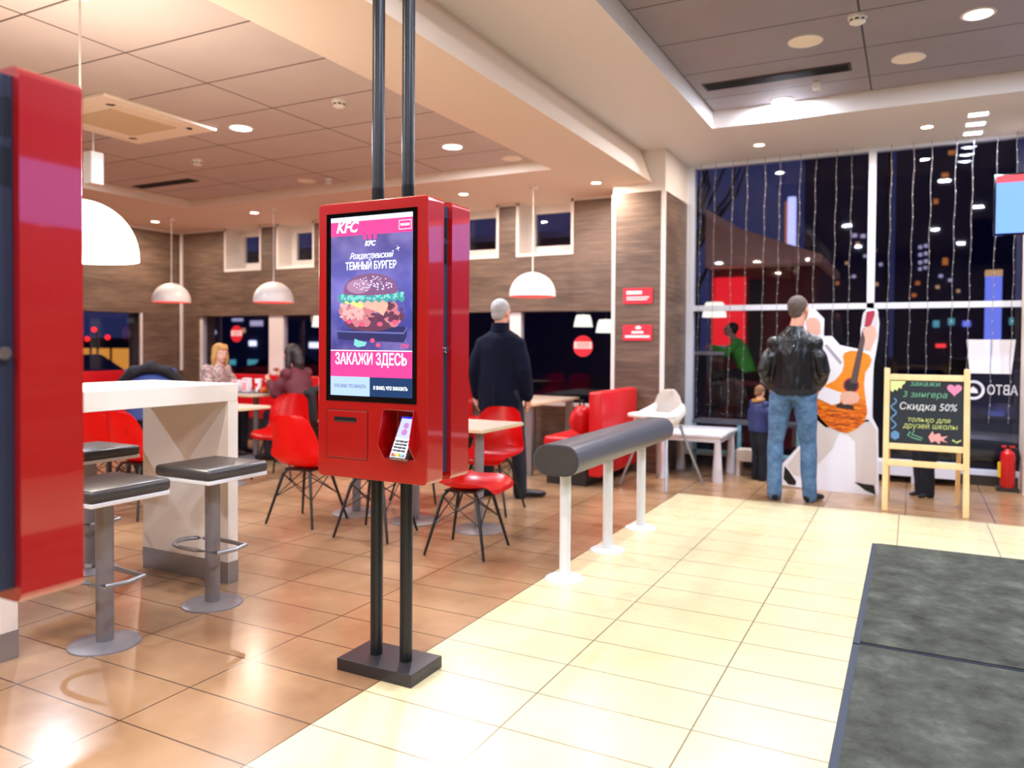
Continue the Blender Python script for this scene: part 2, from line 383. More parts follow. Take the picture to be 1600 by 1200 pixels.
# ------------------------------------------------------------------ back wall with small windows
ops = [(-9.17, -8.48), (-8.12, -7.47), (-7.15, -6.48), (-6.18, -5.5), (-5.2, -4.53), (-4.23, -3.54)]
YB, YB2 = 8.3, 8.62
wz0, wz1, oz = 1.74, 3.05, 2.43
m = MB(); m.box(-10.2, -2.83, YB, YB2, wz0, oz); xs = [-10.2]+[v for o_ in ops for v in o_]+[-2.83]
for i in range(0, len(xs), 2): m.box(xs[i], xs[i+1], YB, YB2, oz, wz1)
struct(m.build('wall_back', 'wood_panel', smooth=False), 'wood panelled back wall')
m = MB(); m.box(-10.18, -9.77, YB, YB2, 0, wz0); m.box(-10.2, -2.83, YB+.02, YB2, 0, .62)
struct(m.build('wall_back', 'wood_panel', smooth=False))
m = MB()
for i in range(0, len(xs), 2): m.box(xs[i], xs[i+1], YB-.012, YB-.002, wz1-.03, wz1)
for (a, b_) in ops:
    m.box(a-.03, a, YB-.012, YB-.002, oz-.03, wz1); m.box(b_, b_+.03, YB-.012, YB-.002, oz-.03, wz1); m.box(a, b_, YB-.012, YB-.002, oz-.03, oz)
    m.box(a, a+.008, YB, YB2, oz, wz1); m.box(b_-.008, b_, YB, YB2, oz, wz1); m.box(a, b_, YB, YB2, oz, oz+.008)
m.box(-10.15, -10.11, YB-.03, YB-.002, 0.9, wz1)
struct(m.build('trim_1', 'white_trim', smooth=False), 'white reveals and edging of the small windows')
for i, (a, b_) in enumerate(ops):
    y = YB2-.04; fr_ = MB(); a2, b2 = a+.0, b_
    fr_.box(a2, a2+.09, y, y+.05, oz, wz1); fr_.box(b2-.09, b2, y, y+.05, oz, wz1); fr_.box(a2+.09, b2-.09, y, y+.05, oz, oz+.12); fr_.box(a2+.09, b2-.09, y, y+.05, wz1-.1, wz1)
    w_ = struct(fr_.build('window_%d' % (i+1), 'white_trim', smooth=False), 'small square upper window')
    MB().box(a2+.09, b2-.09, y+.02, y+.026, oz+.12, wz1-.1).build('pane', 'window_glass', w_, smooth=False)
# lower band windows in the back wall
m = MB()
for (a, b_) in [(-8.33, -8.05), (-6.2, -6.05), (-4.36, -4.21), (-2.9, -2.83), (-9.77, -9.72)]: m.box(a, b_, YB+.03, YB+.12, .6, wz0)
m.box(-10.2, -2.83, YB+.03, YB+.1, .6, .66)
w_ = struct(m.build('window_7', 'white_trim', smooth=False), 'low band of windows behind the booths')
MB().box(-9.72, -2.9, YB+.06, YB+.066, .66, wz0).build('pane', 'window_glass', w_, smooth=False)
# ------------------------------------------------------------------ left wall
XL = -10.18
m = MB(); m.box(XL-.3, XL, -3, 8.6, 1.77, 3.05); m.box(XL-.3, XL, 7.63, 8.6, 0, 1.77); m.box(XL-.3, XL-.02, -3, 7.63, 0, .7); m.box(XL-.3, XL, -3, 1.5, 0, 1.77)
struct(m.build('wall_left', 'wood_panel', smooth=False), 'wood panelled left wall')
m = MB(); m.box(XL-.02, XL+.01, 7.6, 7.63, .7, 1.77); m.box(XL-.12, XL-.02, 5.6, 5.66, .7, 1.77); m.box(XL-.12, XL-.02, 1.5, 7.6, .7, .75); m.box(XL-.01, XL+.012, -3, 8.3, 3.02, 3.05)
w_ = struct(m.build('window_8', 'white_trim', smooth=False), 'low window in the left wall')
MB().box(XL-.08, XL-.074, 1.5, 7.6, .75, 1.77).build('pane', 'window_glass', w_, smooth=False)
# ------------------------------------------------------------------ wood column between dining wall and tall window
XC, YC = -2.3, 7.85
struct(MB().box(-2.83, XC, YC, 8.9, 0, 2.96).build('wall_column', 'wood_panel', smooth=False), 'wood clad column')
m = MB(); m.box(-2.86, XC+.01, YC-.012, 8.9, 2.96, ZS+.0); m.box(-2.87, -2.83, YC-.012, YC+.02, 0, 2.96); m.box(XC-.03, XC+.012, YC-.012, YC+.02, 0, 2.96)
m.box(-2.55, XC+.01, YC-.01, 8.9, ZS, ZH)
struct(m.build('trim_2', 'white_paint', smooth=False), 'white edging of the wood column')
# ------------------------------------------------------------------ tall window wall
YW = 8.8
m = MB()
m.box(-2.33+.03, -2.22, YW-.04, YW+.06, .1, ZH); m.box(-.415, -.345, YW-.04, YW+.06, .1, ZH); m.box(-2.22, 4.5, YW-.04, YW+.06, 1.74, 1.80); m.box(-2.22, 4.5, YW-.04, YW+.06, .1, .15)
m.box(-2.22, 4.5, YW-.03, YW+.06, ZH-.03, ZH); m.box(1.5, 1.57, YW-.04, YW+.06, .1, ZH)
w_ = struct(m.build('window_9', 'window_frame_white', smooth=False), 'tall dark window wall with white frames')
MB().box(-2.22, 4.5, YW, YW+.006, .15, ZH-.03).build('pane', 'window_glass', w_, smooth=False)
struct(MB().box(-2.3, 4.5, YW-.05, YW+.08, 0, .1).build('baseboard_back', 'dark_skirting', smooth=False))
struct(MB().box(4.42, 4.6, -3, 8.9, 0, ZH).build('wall_right', 'wood_panel', smooth=False), 'wood panelled wall behind the serving side'); struct(MB().box(-10.4, 4.6, -3.2, -3, 0, 3.7).build('wall_front', 'wood_panel', smooth=False), 'wood panelled wall behind the camera')
struct(MB().box(.93, 1.35, 8.35, 8.74, 0, ZH).build('wall_right', 'white_paint', smooth=False), 'narrow white wall by the window at the right edge')

# ------------------------------------------------------------------ ordering kiosks
def make_kiosk(label, loc, screen=True):
    t = thing('ordering_kiosk', label, 'kiosk', loc, 0, 'red self-order kiosks')
    z0, z1, hw = .815, 1.905, .265
    yf, y1, y2, yb = -.18, -.07, -.014, .12
    # front shell with a cut for the card terminal
    a = MB().box(-hw, hw, yf, y1, z0, z1, bev=.018, seg=4, edges='y'); oa = a.build('front_shell', 'kiosk_red', t, smooth=False)
    c_ = MB().box(.065, .208, yf-.05, yf+.085, .907, 1.092); oc = c_.build('cut', 'kiosk_red', t, smooth=False)
    md = oa.modifiers.new('b', 'BOOLEAN'); md.object = oc; md.operation = 'DIFFERENCE'; md.solver = 'EXACT'
    m3 = oa.modifiers.new('bv', 'BEVEL'); m3.width = .004; m3.segments = 2; m3.limit_method = 'ANGLE'; m3.angle_limit = 1.0
    dg = bpy.context.evaluated_depsgraph_get(); dg.update()
    me = bpy.data.meshes.new_from_object(oa.evaluated_get(dg)); oa.modifiers.clear(); oa.data = me
    for p in me.polygons: p.use_smooth = False
    bpy.data.objects.remove(oc)
    cm = MB().box(-hw+.02, hw-.02, y1, y2, z0+.03, z1-.02); core = cm.build('core', 'kiosk_core', t, smooth=False)
    core['label'] = 'dark inner housing'
    for sx_ in (1,):
        vm = MB()
        for zz in (1.70, 1.80):
            for k in range(7): vm.box(hw-.021, hw-.0185, y1+.006+k*.0068, y1+.009+k*.0068, zz-.04, zz+.04)
        vm.build('vent_slots', 'black_slot', core, smooth=False)
    lk = MB().cyl((hw-.012, -.04, 1.325), .013, .016, axis='x', seg=20, bev=.002).build('lock', 'chrome', core)
    MB().box(-hw, hw, y2, yb, z0, z1, bev=.018, seg=4, edges='y').build('back_shell', 'kiosk_red', t, smooth=False)
    # posts and foot
    for x in (-.105, .045): MB().cyl((x, 0, 1.02), .026, 1.96-.02, seg=24).build('post', 'post_charcoal', t); 
    for x in (-.105, .045): MB().cyl((x, 0, 2.65), .026, 1.48, seg=24).build('post', 'post_charcoal', t)
    MB().box(-.22, .15, -.115, .11, 0, .05, bev=.003).build('base_plate', 'plate_charcoal', t, smooth=False)
    # receipt door
    dz0, dz1 = .893, 1.082
    dr = MB().box(-.217, -.015, yf-.002, yf+.004, dz0, dz1, bev=.002).build('service_door', 'kiosk_red', t, smooth=False)
    MB().box(-.179, -.069, yf-.0032, yf-.001, 1.037, 1.056).build('receipt_slot', 'black_slot', dr, smooth=False)
    MB().box(-.175, -.073, yf-.0044, yf-.003, 1.0375, 1.041).build('slot_lip', 'chrome', dr, smooth=False)
    m4 = MB(); m4.box(-.219, -.217, yf-.0012, yf, dz0, dz1); m4.box(-.015, -.013, yf-.0012, yf, dz0, dz1); m4.box(-.219, -.013, yf-.0012, yf, dz1, dz1+.002); m4.box(-.219, -.013, yf-.0012, yf, dz0-.002, dz0)
    m4.build('door_gap', 'black_slot', dr, smooth=False)
    # wings of the terminal niche
    for x in (.062, .2055):
        MB().prism([(yf+.004, 1.095), (yf-.006, 1.095), (yf-.04, .968), (yf-.034, .955), (yf+.004, .905)], x, x+.0035, 'yz').build('terminal_wing', 'kiosk_red', t, smooth=False)
    # bezel
    MB().box(-.221, .215, yf-.003, yf+.003, 1.12, 1.862, bev=.0).build('screen_bezel', 'glass_black', t, smooth=False)
    if not screen: return t
    X0, X1, Z0, Z1 = -.197, .197, 1.142, 1.845
    H = Z1-Z0; Wd = X1-X0
    sc = MB().box(X0, X1, yf-.0036, yf-.003, Z0, Z1).build('screen', 'disp_picture', t, smooth=False); sc['label'] = 'lit touch screen showing a burger advertisement'
    def zx(u, v): return X0+u*Wd, Z1-v*H
    def rect(u0, v0, u1, v1, mm, name, lay=1):
        a_, b_ = zx(u0, v0), zx(u1, v1); y = yf-.0036-.0004*lay
        return MB().box(a_[0], b_[0], y-.0003, y, b_[1], a_[1]).build(name, mm, sc, smooth=False)
    def el(u, v, ru, rv, lay, mb):
        p = zx(u, v); y = yf-.0036-.0004*lay
        mb.prism([(p[0]+ru*Wd*math.cos(2*PI*k/20), p[1]+rv*H*math.sin(2*PI*k/20)) for k in range(20)], y-.0003, y)
    def pol(pts, mm, name, lay):
        y = yf-.0036-.0004*lay
        return MB().prism([zx(*p) for p in pts], y-.0003, y).build(name, mm, sc, smooth=False)
    rect(0, 0, 1, .026, 'disp_white', 'status_bar'); rect(0, .026, 1, .105, 'disp_pink', 'header_bar')
    hd = text('KFC', .058, 'disp_text', sc, (zx(.2, .062)[0], yf-.0046, zx(.2, .06)[1]), shear=.28, sx=.98, bold=.0016, name='logo_lettering')
    m4 = MB(); ya = yf-.0044
    (ax_, az_), (bx_, bz_) = zx(.84, .04), zx(.985, .09)
    m4.box(ax_, bx_, ya-.0003, ya, az_-.0018, az_); m4.box(ax_, bx_, ya-.0003, ya, bz_, bz_+.0018); m4.box(ax_, ax_+.0018, ya-.0003, ya, bz_, az_); m4.box(bx_-.0018, bx_, ya-.0003, ya, bz_, az_)
    m4.build('language_button', 'disp_text', sc, smooth=False)
    text('ENGLISH', .0125, 'disp_text', sc, (zx(.912, .065)[0], ya, zx(.912, .065)[1]), sx=.85, bold=.0003)
    m4 = MB()
    for k in range(3): (a_, b_), (c2, d_) = zx(.41+k*.062, .105), zx(.45+k*.062, .132); m4.box(a_, c2, ya-.0003, ya, d_, b_)
    m4.build('stripes', 'disp_pink', sc, smooth=False)
    text('KFC', .027, 'disp_text', sc, (zx(.49, .155)[0], ya, zx(.49, .155)[1]), shear=.28, bold=.001, name='logo_lettering')
    text('Рождественский', .034, 'disp_text', sc, (zx(.5, .225)[0], ya, zx(.5, .222)[1]), shear=.55, sx=.74, rz=0)
    m4 = MB(); cx_, cz_ = zx(.83, .19)
    m4.prism([(cx_+r_*math.cos(k*PI/4+.3), cz_+r_*1.2*math.sin(k*PI/4+.3)) for k, r_ in enumerate([.011, .0022]*4)], ya-.0003, ya); m4.build('star', 'disp_text', sc, smooth=False)
    text('ТЕМНЫЙ БУРГЕР', .041, 'disp_text', sc, (zx(.5, .278)[0], ya, zx(.5, .278)[1]), sx=.71, bold=.0006)
    # the advertised burger, flat on the screen
    rnd = random.Random(4)
    pol([(.08, .635), (.9, .612), (.94, .63), (.93, .67), (.9, .70), (.1, .685)], 'disp_board', 'board_picture', 1)
    pol([(.08, .635), (.9, .645), (.94, .615), (.945, .622), (.905, .655), (.08, .643)], 'disp_board_edge', 'board_edge_picture', 2)
    m4 = MB(); el(.5, .59, .32, .05, 2, m4); m4.build('bun_heel_picture', 'disp_brown', sc, smooth=False)
    m4 = MB()
    for k in range(34): u = rnd.uniform(.16, .86); el(u, .535+.045*rnd.uniform(-1, 1)+.01, rnd.uniform(.04, .07), rnd.uniform(.02, .032), 3, m4)
    m4.build('chicken_picture', 'disp_chicken', sc, smooth=False)
    m4 = MB()
    for k in range(46): u = rnd.uniform(.14, .42); el(u, .53+.04*rnd.uniform(-1, 1), rnd.uniform(.012, .028), rnd.uniform(.006, .014), 4, m4)
    m4.build('chicken_crust_picture', 'disp_chicken_hi', sc, smooth=False)
    m4 = MB()
    for k in range(40): u = rnd.uniform(.5, .88); el(u, .535+.045*rnd.uniform(-1, 1), rnd.uniform(.012, .034), rnd.uniform(.006, .016), 4, m4)
    m4.build('shadowed_crust_picture', 'disp_brown', sc, smooth=False)
    pol([(.16, .47), (.36, .465), (.42, .5), (.38, .515), (.28, .49), (.17, .48)], 'disp_yolk', 'sauce_picture', 5)
    pol([(.36, .47), (.7, .468), (.72, .5), (.66, .555), (.6, .535), (.45, .51)], 'disp_cheese', 'cheese_picture', 5)
    m4 = MB()
    for k in range(26): u = .13+k*.03; el(u, .45+.014*math.sin(k*2.1), .034, .02, 6, m4)
    m4.build('lettuce_picture', 'disp_lettuce_dark', sc, smooth=False)
    m4 = MB()
    for k in range(44): u = rnd.uniform(.13, .9); el(u, .447+.014*rnd.uniform(-1, 1), rnd.uniform(.012, .026), rnd.uniform(.005, .011), 7, m4)
    m4.build('lettuce_frill_picture', 'disp_lettuce', sc, smooth=False)
    bn = [(.5+.33*math.cos(PI*k/24), .425-.105*math.sin(PI*k/24)**.8) for k in range(25)]
    pol(bn+[(.2, .435), (.5, .442), (.8, .435)], 'disp_bun', 'bun_picture', 8)
    pol([(.36+.15*math.cos(2*PI*k/20), .39+.04*math.sin(2*PI*k/20)) for k in range(20)], 'disp_bun_hi', 'bun_shine_picture', 9)
    m4 = MB()
    for k in range(80):
        th = rnd.uniform(.25, PI-.25); rr_ = rnd.uniform(.25, .95); el(.53+.28*rr_*math.cos(th), .42-.092*rr_*math.sin(th), .008, .0032, 10, m4)
    m4.build('sesame_picture', 'disp_seed', sc, smooth=False)
    m4 = MB()
    for u, v in ((.24, .585), (.4, .6), (.62, .6), (.8, .59)): el(u, v, .035, .013, 5, m4)
    m4.build('cranberry_picture', 'disp_berry', sc, smooth=False)
    m4 = MB()
    for u, v in ((.53, .69), (.6, .715)): el(u, v, .028, .0125, 5, m4)
    m4.build('loose_berry_picture', 'disp_berry', sc, smooth=False)
    pol([(.31, .68), (.36, .69), (.46, .70), (.44, .72), (.35, .728), (.3, .715)], 'disp_lettuce', 'leaf_picture', 5)
    text('179₽', .025, 'disp_berry', sc, (zx(.91, .722)[0], ya, zx(.91, .722)[1]), sx=.8, bold=.0004)
    rect(0, .747, 1, .893, 'disp_pink', 'banner'); rect(0, .744, 1, .749, 'disp_text', 'banner_line', 2)
    text('ЗАКАЖИ ЗДЕСЬ', .062, 'disp_text', sc, (0, yf-.0050, zx(0, .797)[1]), sx=.70, bold=.0009)
    rect(0, .893, .495, 1, 'disp_lightblue', 'left_button'); rect(.495, .893, 1, 1, 'disp_navy', 'right_button')
    text('Я НЕ ЗНАЮ, ЧТО ЗАКАЗАТЬ', .0185, 'disp_greytext', sc, (zx(.25, .947)[0], yf-.0046, zx(.25, .947)[1]), sx=.62, bold=.0003)
    text('Я ЗНАЮ, ЧТО ЗАКАЗАТЬ', .0185, 'disp_text', sc, (zx(.745, .952)[0], yf-.0046, zx(.745, .952)[1]), sx=.72, bold=.0004)
    return t
k1 = make_kiosk('red ordering kiosk on twin dark posts with lit burger screen', (-1.865, 2.58, 0))
k2 = make_kiosk('red ordering kiosk cut off by the left edge of the photo, nearest', (-1.865, .935, 0), screen=False)
# card terminal standing in the niche
t = thing('card_terminal', 'silver card payment terminal with lit screen tilted in the niche of the burger kiosk', 'card terminal', (-1.865+.140, 2.4-.012, .905))
t.rotation_euler = (math.radians(-27), math.radians(2), 0)
MB().box(-.038, .038, -.014, .012, .0, .178, bev=.006).build('body', 'steel', t, smooth=False)
MB().box(-.031, .031, -.0155, -.0135, .086, .164).build('display', 'term_screen', t, smooth=False)
MB().box(-.033, .033, -.0148, -.0135, .160, .171).build('display_rim', 'term_blue', t, smooth=False)
m = MB(); m.disc((0, -.0157, .135), .012); m.disc((0, -.0157, .108), .013); m.build('display_icon', 'term_icon', t, smooth=False)
for r_ in range(4):
    for c_ in range(3): MB().box(-.027+c_*.019, -.011+c_*.019, -.0175, -.013, .030+r_*.0125, .038+r_*.0125, bev=.002).build('key', 'plate_charcoal', t, smooth=False)
for c_, mm in enumerate(('kiosk_red', 'label_yellow', 'blue_paint')): 
    k_ = MB().box(-.028+c_*.020, -.011+c_*.020, -.0175, -.013, .010, .022, bev=.002).build('key', mm, t, smooth=False); k_['label'] = ('red cancel key', 'yellow key', 'blue-green enter key')[c_]
MB().cyl((0, .05, .10), .014, .09, axis='y').build('mount_arm', 'black_metal', t)

# ------------------------------------------------------------------ bar counter and stools
t = thing('bar_counter', 'long white bar-height counter with slab legs beside the near kiosk', 'counter', (-3.715, 2.5, 0))
MB().box(-.355, .355, -.65, .625, 1.02, 1.118, bev=.004).build('countertop', 'counter_white', t, smooth=False)
for y0, y1 in ((-.65, -.58), (.555, .625)):
    lg = MB().box(-.355, .355, y0, y1, .12, 1.02).build('leg', 'counter_white', t, smooth=False)
    MB().box(-.357, .357, y0-.002, y1+.002, 0, .12).build('plinth', 'steel', lg, smooth=False)
def make_stool(label, loc):
    t = thing('bar_stool', label, 'stool', loc, 0, 'bar stools along the white counter')
    MB().lathe((0, 0, 0), [(0.001, .018), (.05, .018), (.13, .012), (.148, .006), (.15, 0)], 36).build('base_plate', 'grey_metal', t)
    MB().cyl((0, 0, .34), .037, .66, seg=24).build('column', 'grey_metal', t)
    MB().box(-.19, .19, -.19, .19, .655, .675, bev=.004).build('seat_plate', 'white_metal', t, smooth=False)
    MB().box(-.195, .195, -.195, .195, .675, .73, bev=.018, seg=3).build('seat_cushion', 'leatherette', t)
    r_ = .15; pts = [(-.19+r_*.0+ (r_*math.cos(a) if True else 0), r_*.7*math.sin(a), .30) for a in [PI/2+PI*k/12 for k in range(13)]]
    pts = [(.0, .10, .30)]+[(x+.10, y, .3) for x, y, z in pts]+[(.0, -.10, .30), (.14, -.09, .3), (.16, 0, .3), (.14, .09, .3), (0, .10, .3)]
    MB().tube(pts, .011, 10).build('footrest', 'steel', t)
    return t
st = make_stool('grey square bar stool in front of the right counter leg', (-3.18, 2.79, 0))
dup(st, 'grey square bar stool at the front, nearest the kiosk edge', (-3.175, 2.19, 0))
dup(st, 'grey bar stool on the far side of the white counter', (-4.28, 2.86, 0))

# ------------------------------------------------------------------ shell chairs
def chair_shell():
    prof = [(.245, .405, .17), (.235, .432, .205), (.19, .442, .222), (.10, .428, .232), (0, .418, .236), (-.09, .424, .236), (-.155, .452, .233), (-.195, .51, .228), (-.22, .59, .220), (-.24, .67, .208), (-.258, .75, .188), (-.268, .805, .155), (-.272, .825, .10)]
    nb = 14; t = bmesh.new(); rows = []
    for i, (y, z, hw) in enumerate(prof):
        row = []; back = min(1, max(0, (z-.44)/.14)) if y < -.1 else 0
        for k in range(nb+1):
            v = -1+2*k/nb; a = abs(v)
            e = a**3
            lift = .055*e*(1-back)*min(1, max(.1, (.26-y)/.12)); fw = .085*(a**2.2)*back*(1 if z < .7 else max(.35, 1-(z-.7)*4))
            row.append(t.verts.new((v*hw, y+fw, z+lift)))
        rows.append(row)
    for a, b_ in zip(rows, rows[1:]):
        for k in range(nb): t.faces.new((a[k], a[k+1], b_[k+1], b_[k]))
    bmesh.ops.solidify(t, geom=t.faces[:], thickness=.009)
    mb = MB(); mb._add(t); return mb
def make_chair(label, loc, rz):
    t = thing('shell_chair', label, 'chair', loc, rz, 'red shell chairs around the tables')
    s_ = chair_shell().build('seat_shell', 'red_plastic', t)
    s_.modifiers.new('sub', 'SUBSURF').levels = 1; s_.modifiers['sub'].render_levels = 1
    for sx_ in (-1, 1):
        for sy in (-1, 1):
            MB().tube([(sx_*.10, sy*.09-.01, .41), (sx_*.125, sy*.12-.01, .37), (sx_*.215, sy*.205-.01, 0.005)], [.011, .012, .009], 10).build('leg', 'black_metal', t)
    m = MB()
    for sx_ in (-1, 1):
        m.tube([(sx_*.125, .11, .37), (-sx_*.17, .15, .2)], .004, 6); m.tube([(sx_*.125, -.13, .37), (-sx_*.17, -.17, .2)], .004, 6)
        m.tube([(sx_*.125, .11, .37), (sx_*.17, -.17, .2)], .004, 6); m.tube([(sx_*.125, -.13, .37), (sx_*.17, .15, .2)], .004, 6)
    m.box(-.12, .12, -.12, .1, .40, .412)
    m.build('wire_brace', 'black_metal', t, smooth=False)
    return t
c0 = make_chair('red shell chair seen from behind, left of the burger kiosk', (-4.02, 4.42, 0), .05)
for lab, loc, rz in [
    ('red shell chair turned sideways just right of the burger kiosk', (-2.54, 4.30, 0), -1.45),
    ('red shell chair tucked behind the table edge right of the kiosk', (-3.0, 5.42, 0), PI+.1),
    ('red shell chair mostly hidden behind the burger kiosk, its legs below', (-3.33, 4.36, 0), .1),
    ('red shell chair on far side of the table behind the kiosk', (-3.75, 5.55, 0), PI+.15),
    ('dark shaded red shell chair behind the right counter leg', (-5.55, 5.72, 0), PI+.25),
    ('red shell chair seen under the countertop at its left', (-5.80, 4.05, 0), .1),
    ('red shell chair seen under the countertop beside the slab leg', (-5.32, 4.0, 0), .0),
    ('red shell chair under the dark-haired woman', (-6.1, 6.62, 0), PI/2)]:
    dup(c0, lab, loc, rz)

# ------------------------------------------------------------------ tables
def table(label, x0, x1, y0, y1, peds, z=.745, square=False, group='dining tables with laminate tops'):
    cx, cy = (x0+x1)/2, (y0+y1)/2
    t = thing('dining_table', label, 'table', (cx, cy, 0), 0, group)
    tp = MB().box(x0-cx, x1-cx, y0-cy, y1-cy, z-.028, z, bev=.004).build('tabletop', 'table_laminate', t, smooth=False)
    MB().box(x0-cx-.002, x1-cx+.002, y0-cy-.002, y1-cy+.002, z-.025, z-.004).build('edge_band', 'table_edge', tp, smooth=False)
    for (px, py) in peds:
        if square: MB().box(px-cx-.04, px-cx+.04, py-cy-.03, py-cy+.03, 0, z-.028, bev=.006).build('leg', 'steel', t, smooth=False)
        else:
            MB().lathe((px-cx, py-cy, 0), [(.001, .02), (.05, .018), (.17, .012), (.19, .005), (.19, 0)], 36).build('base_plate', 'grey_metal', t)
            MB().cyl((px-cx, py-cy, z/2), .034, z-.04, seg=20).build('pedestal', 'grey_metal', t)
    return t
table('long dining table behind the burger kiosk with three round feet', -4.15, -2.66, 4.68, 5.32, [(-3.89, 4.83), (-3.33, 4.83), (-2.77, 4.83)])
table('dining table behind the counter leg beside a shaded chair', -6.1, -5.42, 4.9, 5.44, [(-5.75, 5.2)])
table('dining table with food between the two women', -7.2, -6.45, 6.2, 6.95, [(-6.8, 6.6)], z=.765)
table('pale table at the booth by the wood column', -4.02, -3.38, 7.0, 8.2, [(-3.46, 7.06), (-3.46, 8.1), (-3.94, 8.1), (-3.94, 7.06)], square=True, group='booth tables')

# ------------------------------------------------------------------ booths
def booth(label, x0, x1, y0, y1, face, zt=.9):
    # face: direction the sitter looks: '-x', '+x', '-y', '+x'
    t = thing('booth_bench', label, 'bench', ((x0+x1)/2, (y0+y1)/2, 0), 0, 'red vinyl booth benches')
    hx, hy = (x1-x0)/2, (y1-y0)/2; bt = .13
    if face == '-x': bk = (hx-bt, hx, -hy, hy); st_ = (-hx, hx-bt, -hy, hy)
    if face == '+x': bk = (-hx, -hx+bt, -hy, hy); st_ = (-hx+bt, hx, -hy, hy)
    if face == '-y': bk = (-hx, hx, hy-bt, hy); st_ = (-hx, hx, -hy, hy-bt)
    MB().box(*bk, .1, zt, bev=.02, seg=3).build('backrest', 'red_vinyl', t)
    MB().box(*st_, .3, .46, bev=.03, seg=3).build('seat', 'red_vinyl', t)
    MB().box(st_[0]+.03, st_[1]-.03, st_[2]+.03, st_[3]-.03, 0, .3).build('plinth', 'dark_skirting', t, smooth=False)
    return t
booth('bright red booth backrest in front of the wood column', -3.16, -2.56, 6.75, 7.82, '-x')
booth('dark red booth bench behind the old man under the back window', -4.95, -4.35, 7.0, 8.25, '+x')
booth('long red bench under the back window behind the blonde woman', -9.4, -5.2, 7.7, 8.27, '-y', .88)
booth('red bench along the left wall beyond the white counter', -10.12, -9.55, 2.5, 7.3, '+x', .93)

# ------------------------------------------------------------------ pendants
def pendant(label, x, y, zrim, ztop, mm='lamp_shade_white', r_=.25, inner=True, hgt=.24, xtop=None):
    t = thing('pendant_lamp', label, 'pendant lamp', (x, y, zrim), 0, 'white dome pendant lamps')
    pr = [(r_*math.cos(a), hgt*math.sin(a)+.02) for a in [PI/2*k/12 for k in range(12)]]+[(.012, hgt+.021)]
    MB().lathe((0, 0, 0), [(r_, 0)]+pr, 40).build('lamp_shade', mm, t)
    if inner:
        MB().lathe((0, 0, 0), [(r_-.004, 0.0)]+[(max(.01, (a-.005)), b_-.004) for a, b_ in pr], 40).build('shade_lining', 'lamp_shade_coral', t)
        MB().ball((0, 0, .12), .035, 12).build('bulb', 'bulb_warm', t)
    MB().cyl((0, 0, (ztop-zrim+hgt)/2), .006, ztop-zrim-hgt, seg=8).build('cord', 'white_paint', t)
    MB().lathe((0, 0, ztop-zrim), [(.008, -.05), (.045, -.04), (.05, 0)], 20).build('ceiling_cup', 'white_paint', t)
    return t
pendant('white dome pendant with coral rim in front of the room corner', -9.05, 7.24, 1.89, ZS)
pendant('white dome pendant left of the burger kiosk over the women', -7.2, 7.28, 1.855, ZS)
pendant('white dome pendant right of the kiosk above the old man', -3.62, 7.44, 1.86, ZS)
pendant('white dome pendant nearly hidden behind the near kiosk edge', -9.2, 5.3, 1.80, ZS)
bp = pendant('large glowing white pendant over the bar counter, nearest and brightest', -3.81, 2.5, 1.77, ZL, mm='lamp_shade_glow', r_=.275, inner=False, hgt=.29)
area((0, 0, .02), 18, (1, .9, .76), .4, parent=bp)
area((0, 0, .33), 12, (1, .86, .72), .3, rot=(PI, 0, 0), parent=bp)

# ------------------------------------------------------------------ ceiling fittings
t = thing('air_conditioner', 'square cream ceiling air conditioner cassette with tan grille', 'air conditioner', (-5.7, 4.1, ZL))
MB().box(-.5, .5, -.51, .51, -.03, 0, bev=.008).build('cover', 'vent_cream', t, smooth=False)
MB().box(-.28, .28, -.29, .29, -.036, -.03).build('grille', 'vent_tan', t, smooth=False)
for a_ in range(4):
    R = Matrix.Rotation(a_*PI/2, 4, 'Z'); MB().box(-.3, .3, .37, .42, -.034, -.03).xf(R).build('louvre', 'vent_cream', t, smooth=False)
    for q in (-.36, .36): MB().box(q-.02, q+.02, .33, .36, -.034, -.03).xf(R).build('clip', 'vent_dark', t, smooth=False)
def vent(label, x0, x1, y0, y1, z):
    t = thing('ceiling_grille', label, 'ceiling vent', ((x0+x1)/2, (y0+y1)/2, z), 0, 'dark slot grilles')
    hx, hy = (x1-x0)/2, (y1-y0)/2
    MB().box(-hx, hx, -hy, hy, -.008, 0).build('frame', 'vent_dark', t, smooth=False)
    m = MB()
    for k in range(5): yy = -hy+.02+k*(2*hy-.04)/4.5; m.box(-hx+.02, hx-.02, yy, yy+.01, -.014, -.008)
    m.build('slats', 'black_slot', t, smooth=False)
vent('dark slot grille in left ceiling tray near the corner', -8.05, -7.1, 5.9, 6.05, ZL)
vent('dark slot grille in right ceiling tray above a cool downlight', -1.6, -.45, 6.52, 6.70, ZR)
def detector(label, x, y, z, s=1.0):
    t = thing('smoke_detector', label, 'smoke detector', (x, y, z), 0, 'round smoke detectors')
    MB().lathe((0, 0, 0), [(.055*s, 0), (.055*s, -.02), (.048*s, -.022), (.046*s, -.045), (.03*s, -.055), (.001, -.055)], 28).build('body', 'white_plastic', t)
    m = MB()
    for k in range(8): a = k*PI/4; m.box(.0455*s, .048*s, -.011, .011, -.038, -.028, rot=Matrix.Rotation(a, 4, 'Z'))
    m.build('vent_slots', 'black_slot', t, smooth=False)
detector('white smoke detector on left ceiling beside the kiosk posts', -3.8, 4.5, ZL)
detector('white smoke detector on left ceiling right of the air conditioner', -6.31, 5.35, ZL)
detector('small white smoke detector left of the posts near the far tray edge', -5.72, 6.6, ZL, .8)
detector('white smoke detector at a panel joint in the dark right ceiling', -.35, 5.63, ZR, 1.1)
